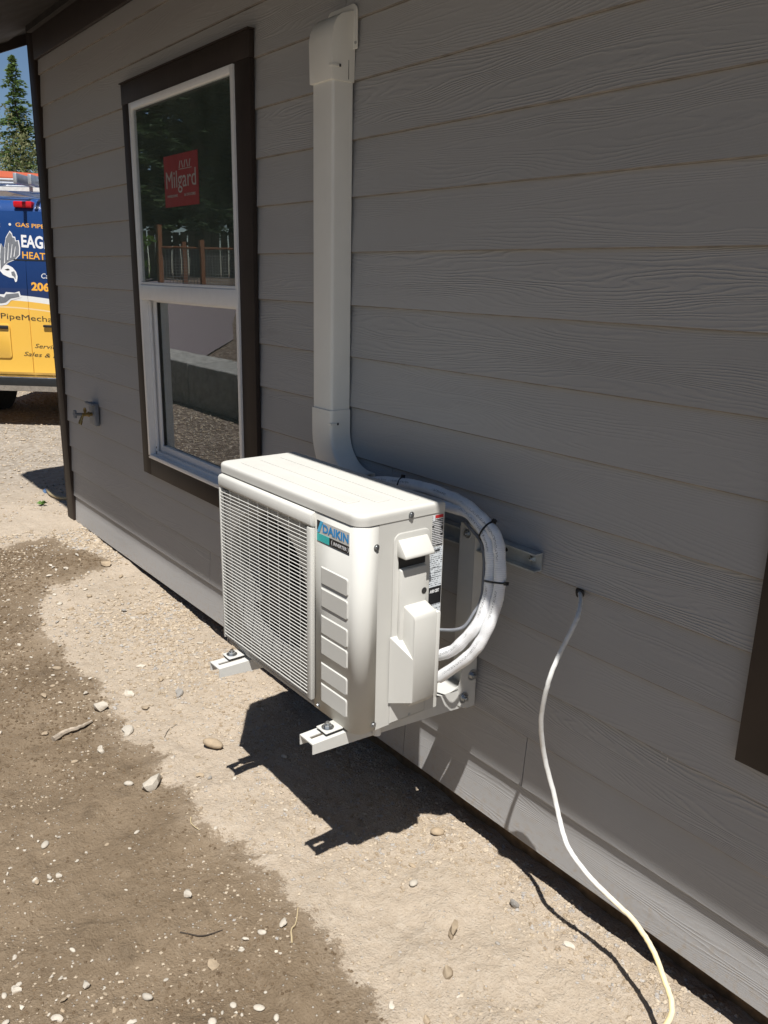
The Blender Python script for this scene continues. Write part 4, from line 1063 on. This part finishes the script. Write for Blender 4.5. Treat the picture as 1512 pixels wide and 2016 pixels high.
def vtext(b, x, z, w, h, mat, bold=0, shear=0):
    z -= .1; text('lettering', b, (x, vy(z) - .0003, z), (1, 0, -.045), (0, vy(z + h) - vy(z), h), w, h, mat, van, bold, shear, .0006, local=True)
vtext('HVAC', -.42, 1.945, .20, .034, 'van_gold', .01); vtext('GAS PIPE', -.078, 1.945, .262, .036, 'van_gold', .012)
flat('bullet', [(.012 * math.cos(a * .7), .012 * math.sin(a * .7)) for a in range(9)], (-.128, vy(1.86) - .003, 1.862), VU, VZ, 'print_white', van, local=True)
vtext('EAGLE', -.033, 1.765, .31, .112, 'print_white', .03); vtext('HEATING', -.030, 1.668, .36, .062, 'van_gold', .012)
vtext('Call', .135, 1.497, .095, .045, 'print_white', .0, .2); vtext('206', .038, 1.385, .165, .078, 'van_gold', .04, .0)
vtext('PipeMechanical', -.268, 1.108, .68, .066, 'van_ink', .0); vtext('Service', .028, .862, .235, .040, 'van_ink', 0, .3); vtext('Sales & I', -.082, .785, .30, .040, 'van_ink', 0, .3)
# eagle emblem
def em(pts, mat, lift):
    q = [(x, vy(z - .1) - .0006 - (lift - .012) * .8, z - .1) for x, z in pts]; n = len(q)
    mk('eagle_emblem', q, [list(range(n))], mat, van, local=True)
wing = [(-.235, 1.56), (-.232, 1.70), (-.215, 1.79), (-.19, 1.75), (-.17, 1.84), (-.135, 1.895), (-.118, 1.875), (-.112, 1.85), (-.092, 1.845), (-.088, 1.815), (-.063, 1.82), (-.055, 1.76), (-.060, 1.70), (-.10, 1.66), (-.16, 1.635), (-.205, 1.60)]
em([(x * 1.0 + (x + .15) * .10, z + (z - 1.73) * .08) for x, z in wing], 'print_white', .013); em(wing, 'eagle_grey', .0145)
for a, b in (((-.20, 1.62), (-.185, 1.76)), ((-.17, 1.65), (-.15, 1.80)), ((-.14, 1.67), (-.118, 1.79)), ((-.11, 1.68), (-.09, 1.77))):
    em([a, (a[0] + .008, a[1]), (b[0] + .004, b[1]), b], 'print_white', .016)
em([(-.30, 1.62), (-.215, 1.615), (-.165, 1.605), (-.125, 1.585), (-.095, 1.548), (-.083, 1.505), (-.092, 1.462), (-.108, 1.455), (-.118, 1.490), (-.160, 1.495), (-.215, 1.52), (-.25, 1.56), (-.30, 1.57)], 'print_white', .013)
em([(-.140, 1.545), (-.112, 1.552), (-.100, 1.520), (-.104, 1.480), (-.116, 1.505), (-.135, 1.515)], 'eagle_grey', .0145)
em([(-.20, 1.565), (-.165, 1.575), (-.150, 1.562), (-.175, 1.556)], 'van_dark', .0145)
em([(-.30, 1.35), (-.23, 1.33), (-.20, 1.365), (-.12, 1.36), (-.075, 1.375), (-.062, 1.32), (-.11, 1.305), (-.16, 1.29), (-.20, 1.25), (-.26, 1.24), (-.32, 1.26)], 'print_white', .013)
em([(-.29, 1.335), (-.22, 1.315), (-.20, 1.345), (-.085, 1.358), (-.077, 1.325), (-.16, 1.308), (-.21, 1.27), (-.26, 1.26), (-.30, 1.28)], 'eagle_grey', .0145)
flat('door_gap', [(-.9, 0), (.9, 0), (.9, .012), (-.9, .012)], (0, vy(1.548) - .0008, 1.548), VU, VZ, 'van_dark', van, local=True)
box('brake_light', (-.085, .085, .035, .12, 2.010, 2.066), 'red_lens', van, .012, local=True)
box('handle', (.125, .255, -.035, -.016, .955, .978), 'van_dark', van, .008, local=True)
box('handle', (-.46, -.20, -.040, -.016, .93, .962), 'van_dark', van, .008, local=True)
box('handle_recess', (-.47, -.205, -.0185, -.0165, .86, .925), 'van_ink', van, local=True)
prism('plate_pocket', rrect(-.62, -.19, .66, .98, .03, 5), -.024, -.0155, 'y', 'van_paint', van, .004, 2, local=True)
box('number_plate', (-.60, -.33, -.0275, -.0245, .70, .85), 'white_paint', van, .003, local=True)
V, Fc = prismg([(-.10, .36), (-.115, .42), (-.115, .475), (-.10, .50), (.05, .50), (.05, .36)], -1.0, 1.0, 'x', .012, 2)
mk('bumper', V, Fc, 'chrome', van, smooth=True, auto=35, local=True)
box('bumper_pad', (-.75, .75, -.118, -.098, .415, .49), 'van_dark', van, .004, local=True)
for x in (-1, 1): 
    box('tail_light', (x * .935 - .05, x * .935 + .05, -.012, .10, .85, 1.35), 'red_lens', van, .01, local=True)
    box('side_mirror', (x * 1.08 - .09, x * 1.08 + .09, 3.95, 4.07, 1.35, 1.62), 'van_dark', van, .03, local=True)
    box('headlight', (x * .78 - .15, x * .78 + .15, 5.28, 5.41, .82, 1.0), 'print_white', van, .03, local=True)
    box('side_window', (x * .955 - .012, x * .955 + .012, 3.0, 3.7, 1.38, 1.85), 'glass_dark', van, .01, local=True)
V = [(-.84, 3.82, 1.95), (.84, 3.82, 1.95), (.93, 4.40, 1.36), (-.93, 4.40, 1.36)]; V = [(x, y + .012, z + .012) for x, y, z in V]
mk('windshield', V + [(x, y - .02, z - .02) for x, y, z in V], [(0, 1, 2, 3), (7, 6, 5, 4), (0, 4, 5, 1), (1, 5, 6, 2), (2, 6, 7, 3), (3, 7, 4, 0)], 'glass_dark', van, local=True)
for x in (-.86, .86):
    for y in (1.0, 4.5):
        w = mk('wheel', *cylg((x - .11, y, .34), (x + .11, y, .34), .34, n=28), 'tyre', van, smooth=True, auto=40, local=True)
        MW[w] = MW[van] @ Matrix.Translation(w.location)
        s_ = 1 if x > 0 else -1
        mk('rim', *cylg((s_ * .105, 0, 0), (s_ * .122, 0, 0), .2, .17, n=24), 'chrome', w, smooth=True, auto=40, local=True)
mk('axle', *join(cylg((-.74, 1.0, .34), (.74, 1.0, .34), .06), cylg((-.16, 1.0, .34), (.16, 1.0, .34), .16, n=20)), 'van_dark', van, smooth=True, auto=40, local=True)
mk('spare_wheel', *cylg((.35, .55, .30), (.35, .55, .44), .33, n=28), 'tyre', van, smooth=True, auto=40, local=True)
rk_ = []
for y in (.25, 1.6, 2.9): rk_ += [boxg(-.85, .85, y - .03, y + .03, 2.165, 2.20), boxg(-.82, -.77, y - .03, y + .03, 2.08, 2.165), boxg(.77, .82, y - .03, y + .03, 2.08, 2.165)]
mk('roof_rack', *join(*rk_), 'white_paint', van, local=True)
ldr = thing('ladder', (0, 0, 0)); bpy.data.objects.remove(ldr)
def vpt(x, y, z): return VR @ Vector((x, y, z)) + Vector((-8.236, .744, .10))
def laddr(x0, x1, z, y0, y1, label):
    o = thing('ladder', vpt((x0 + x1) / 2, y0, z), label, 'ladder', rot=VR)
    for x in (0, x1 - x0): box('ladder_rail', (x - (x1 - x0) / 2 - .016, x - (x1 - x0) / 2 + .016, 0, y1 - y0, 0, .085), 'alu', o, .004, local=True)
    for k in range(10): mk('rung', *cylg((-(x1 - x0) / 2 + .016, .2 + k * .3, .042), ((x1 - x0) / 2 - .016, .2 + k * .3, .042), .016, n=10), 'alu', o, smooth=True, auto=40, local=True)
laddr(-.42, .02, 2.202, -.12, 3.3, 'aluminium ladder on the van roof rack, left one'); laddr(.12, .58, 2.202, -.05, 3.2, 'aluminium ladder on the van roof rack, right one')

# ------------------------------------------------------------------ BUILDING BEHIND THE VAN
bb = thing('red_roofed_building', (-34, 7.6, 0), 'white building with an orange-red roof behind the van', 'building', rot=Matrix.Rotation(math.radians(-8), 4, 'Z'))
box('wall', (-4, 4, -6, 6, 0, 4.35), 'white_paint', bb, local=True)
V, Fc = prismg([(-4.5, 4.22), (4.5, 4.22), (4.5, 4.40), (0, 5.02), (-4.5, 4.40)], -6.6, 6.6, 'y')
rfb = mk('roof', V, Fc, 'roof_red', bb, local=True)
for y in (-4.5, -2.2, 0, 2.2, 4.5):
    wn_ = box('window', (4.0, 4.06, y - .55, y + .55, 2.7, 3.9), 'white_paint', bb, local=True); MW[wn_] = MW[bb] @ Matrix.Translation(wn_.location)
    box('pane', (.031, .04, -.48, .48, -.54, .54), 'glass_dark', wn_, local=True)
box('chimney', (-.4, .4, 1.2, 2.0, 4.6, 5.7), 'roof_red', bb, local=True)

# ------------------------------------------------------------------ TREES
def conifer_mesh(seed, h, R, dens=1.0, bare=.10):
    rr = random.Random(seed); V, Fc = [], []
    nl = int(46 * dens)
    for i in range(nl):
        f = bare + (1 - bare) * (i + rr.random()) / nl; z = f * h
        L = R * (1 - f) ** .75 * rr.uniform(.7, 1.15) + .12
        nb = 6 if f < .8 else 4
        for b in range(nb):
            a = rr.uniform(0, 6.283); l = L * rr.uniform(.6, 1.1); dr = rr.uniform(.10, .32); lift = .25 * (1 if f > .75 else .4)
            ns = max(4, int(l / .22))
            for k in range(ns):
                t = (k + .6) / ns; r = l * t; zz = z + lift * r * (1 - t) - dr * r * t
                wd_ = (.10 + .30 * (1 - t) * min(1, l)) * rr.uniform(.7, 1.3)
                for q in range(4):
                    off = rr.uniform(-1, 1) * wd_; px, py = r * math.cos(a) - off * math.sin(a), r * math.sin(a) + off * math.cos(a); pz = zz + rr.uniform(-.12, .07)
                    s = rr.uniform(.20, .40) * (1 - .35 * f); d = a + rr.uniform(-.9, .9)
                    n = len(V); ex, ey = math.cos(d) * s, math.sin(d) * s; ti = rr.uniform(-.35, .2) * s
                    V += [(px - ex * .4, py - ey * .4, pz), (px - ey * .32, py + ex * .32, pz + rr.uniform(-.08, .08)), (px + ex, py + ey, pz + ti), (px + ey * .32, py - ex * .32, pz + rr.uniform(-.08, .08))]
                    Fc.append((n, n + 1, n + 2, n + 3))
    return V, Fc
def trunk_mesh(h, r, seed):
    rr = random.Random(seed); P = [Vector((rr.uniform(-.05, .05) * k, rr.uniform(-.05, .05) * k, h * k / 8 - (.4 if k == 0 else 0))) for k in range(9)]
    V, Fc, _, _ = tubeg(P, lambda t: r * (1 - t) + .02, 8)
    return V, Fc
PROT = {}
def tree(kind, x, y, z, s, label, name='conifer_tree', group=None, rz=0):
    if kind not in PROT:
        sd_, h, R, dn, lm, bare = kind
        V, Fc = conifer_mesh(sd_, h, R, dn, bare); m1 = bpy.data.meshes.new('crown'); m1.from_pydata(V, [], Fc); m1.materials.append(MAT[lm])
        V, Fc = trunk_mesh(h * .97, h * .014, sd_); m2 = bpy.data.meshes.new('trunk'); m2.from_pydata(V, [], Fc); m2.materials.append(MAT['bark']); m2.shade_smooth()
        PROT[kind] = (m1, m2)
    o = thing(name, (x, y, z), label, 'tree', group)
    o.scale = (s, s, s); o.rotation_euler = (0, 0, rz)
    for nm, me in zip(('crown', 'trunk'), PROT[kind]):
        c = bpy.data.objects.new(nm, me); COL.objects.link(c); c.parent = o
    return o
KA = (3, 16.5, 3.6, 2.0, 'fir_needles', .08); KB = (5, 15, 3.0, 1.8, 'fir_needles', .1); KC = (8, 20, 4.2, 1.3, 'dark_needles', .12)
tree(KA, -70.2, 18.0, -.2, 1.02, 'tall green fir with its tip against the sky behind the van', rz=.4)
tree(KB, -64, 19.3, -.2, .80, 'shorter fir touching the house corner board behind the van', rz=2.0)
tree(KB, -66, 13.6, -.2, .78, 'fir cut off by the left edge behind the van', rz=3.1)
tree(KA, -82, 24.5, -.2, .92, 'farther fir half hidden by the house corner', rz=1.3)
tree(KA, -78, 19.0, -.2, .70, 'small fir between the tall firs behind the van', rz=5.0)
def bush(name, x, y, z, rx, rz_, n, leaf, lm, label, cat='shrub', seed=1, twigs=True):
    rr = random.Random(seed); V, Fc = [], []
    for k in range(n):
        d = Vector((rr.gauss(0, 1), rr.gauss(0, 1), rr.gauss(0, 1))).normalized() * rr.random() ** .4
        lump = 1 + .35 * math.sin(d.x * 7 + seed) * math.sin(d.y * 6) + .25 * math.sin(d.z * 9)
        p = Vector((d.x * rx * lump, d.y * rx * lump, rz_ * (d.z * .5 * lump + .55)))
        u = Vector((rr.gauss(0, 1), rr.gauss(0, 1), rr.gauss(0, 1))).normalized(); w = u.orthogonal().normalized(); s = leaf * rr.uniform(.6, 1.3); q = len(V)
        V += [tuple(p - u * s), tuple(p + w * s * .5), tuple(p + u * s), tuple(p - w * s * .5)]; Fc.append((q, q + 1, q + 2, q + 3))
    o = thing(name, (x, y, z), label, cat)
    mk('foliage', V, Fc, lm, o, local=True)
    g = []
    for k in range(9):
        a = rr.uniform(0, 6.28); g.append(cylg((0, 0, -.1), (math.cos(a) * rx * .6, math.sin(a) * rx * .6, rz_ * rr.uniform(.6, .95)), .03 * rx, .008 * rx, n=6))
    mk('stems', *join(*g), 'bark', o, local=True)
bush('deciduous_tree', -48, 11.8, -.2, 1.9, 7.6, 12000, .085, 'shrub_leaves', 'sparse grey-green leafy tree above the red roof', 'tree', 4)
bush('deciduous_tree', -49, 14.2, -.2, 1.8, 5.6, 10000, .085, 'fir_needles', 'dense green leafy tree beside the house corner board', 'tree', 9)
bush('deciduous_tree', -52, 9.6, -.2, 2.2, 7.0, 12000, .09, 'shrub_leaves', 'grey-green leafy tree cut off by the left edge', 'tree', 12)

# ------------------------------------------------------------------ ACROSS THE YARD (mirrored in the window, plus unseen added conifers)
rw = thing('retaining_wall', (-8, -2.8, 0), 'low retaining wall of large concrete blocks mirrored in the window', 'wall')
cb = box('concrete_block', (-16.0, -14.81, -3.1, -2.5, -.02, .588), 'concrete', rw, .02, 3)
for k in range(1, 16):
    c = dup(cb, (1.2 * k, random.uniform(-.015, .015), random.uniform(-.006, .006)), rw); c.rotation_euler = (0, 0, random.uniform(-.008, .008))
bn = thing('wire_bin', (-23.6, -8.6, 1.15), 'wire mesh compost bin with orange posts mirrored in the window', 'bin')
def rotp(x, y): return (x, y)
for x, y, h in ((-23.9, -8.85, 1.75), (-23.0, -9.75, 1.35), (-22.4, -10.6, 1.35), (-24.6, -9.9, 1.35)): box('post', (x - .07, x + .07, y - .07, y + .07, .95, 1.15 + h), 'orange_wood', bn)
for (ax, ay), (bx, by) in (((-23.9, -8.85), (-23.0, -9.75)), ((-23.0, -9.75), (-22.4, -10.6))):
    g = []
    for k in range(15): t = k / 14; g.append(cylg((ax + (bx - ax) * t, ay + (by - ay) * t, 1.1), (ax + (bx - ax) * t, ay + (by - ay) * t, 2.25), .008, n=5))
    for k in range(14): g.append(cylg((ax, ay, 1.13 + k * .085), (bx, by, 1.13 + k * .085), .008, n=5))
    mk('mesh_panel', *join(*g), 'galv_mesh', bn)
    mk('top_rail', *cylg((ax, ay, 2.28), (bx, by, 2.28), .03, n=6), 'orange_wood', bn)
fn = thing('board_fence', (-30, -12.5, 1.4), 'weathered board fence mirrored in the window', 'fence')
fb = box('fence_board', (-.07, .07, -.012, .012, 0, 1.7), 'fence_wood', None)
for k in range(60):
    t = k / 59; c = fb.copy(); COL.objects.link(c); c.parent = fn; c.location = (6 - 11 * t + .0, -7.5 + 14 * t, -.05 + random.uniform(-.03, .03)); c.rotation_euler = (0, 0, math.atan2(14, -11))
    c.scale = (1.75, 1, 1)
bpy.data.objects.remove(fb)
for i, (x, y, s) in enumerate(((-30, -9.2, 1.05), (-33, -14.5, 1.2), (-29, -15.2, 1.1), (-37, -17, 1.3), (-27, -17.5, 1.15), (-36, -11.5, 1.25), (-43, -14, 1.35), (-40, -20, 1.4), (-33, -20, 1.3), (-46, -18.5, 1.4), (-24, -20, 1.2), (-18, -21, 1.2), (-12, -20, 1.1), (-7, -22, 1.25), (-1, -21, 1.15), (5, -23, 1.2), (-15, -26, 1.3), (-4, -27, 1.3))):  # later entries are unseen trees added to block sky light on the wall
    tree(KC, x, y, 1.0, s, 'dark tall conifer of the wood across the yard, extended unseen behind the viewer to block sky light', group='conifers mirrored in the window', rz=i * 1.1)
bush('shrub', -24.5, -7.6, 1.0, 1.0, 2.2, 1800, .10, 'bright_leaves', 'bright green shrub beside the wire bin, mirrored in the window', 'shrub', 21)
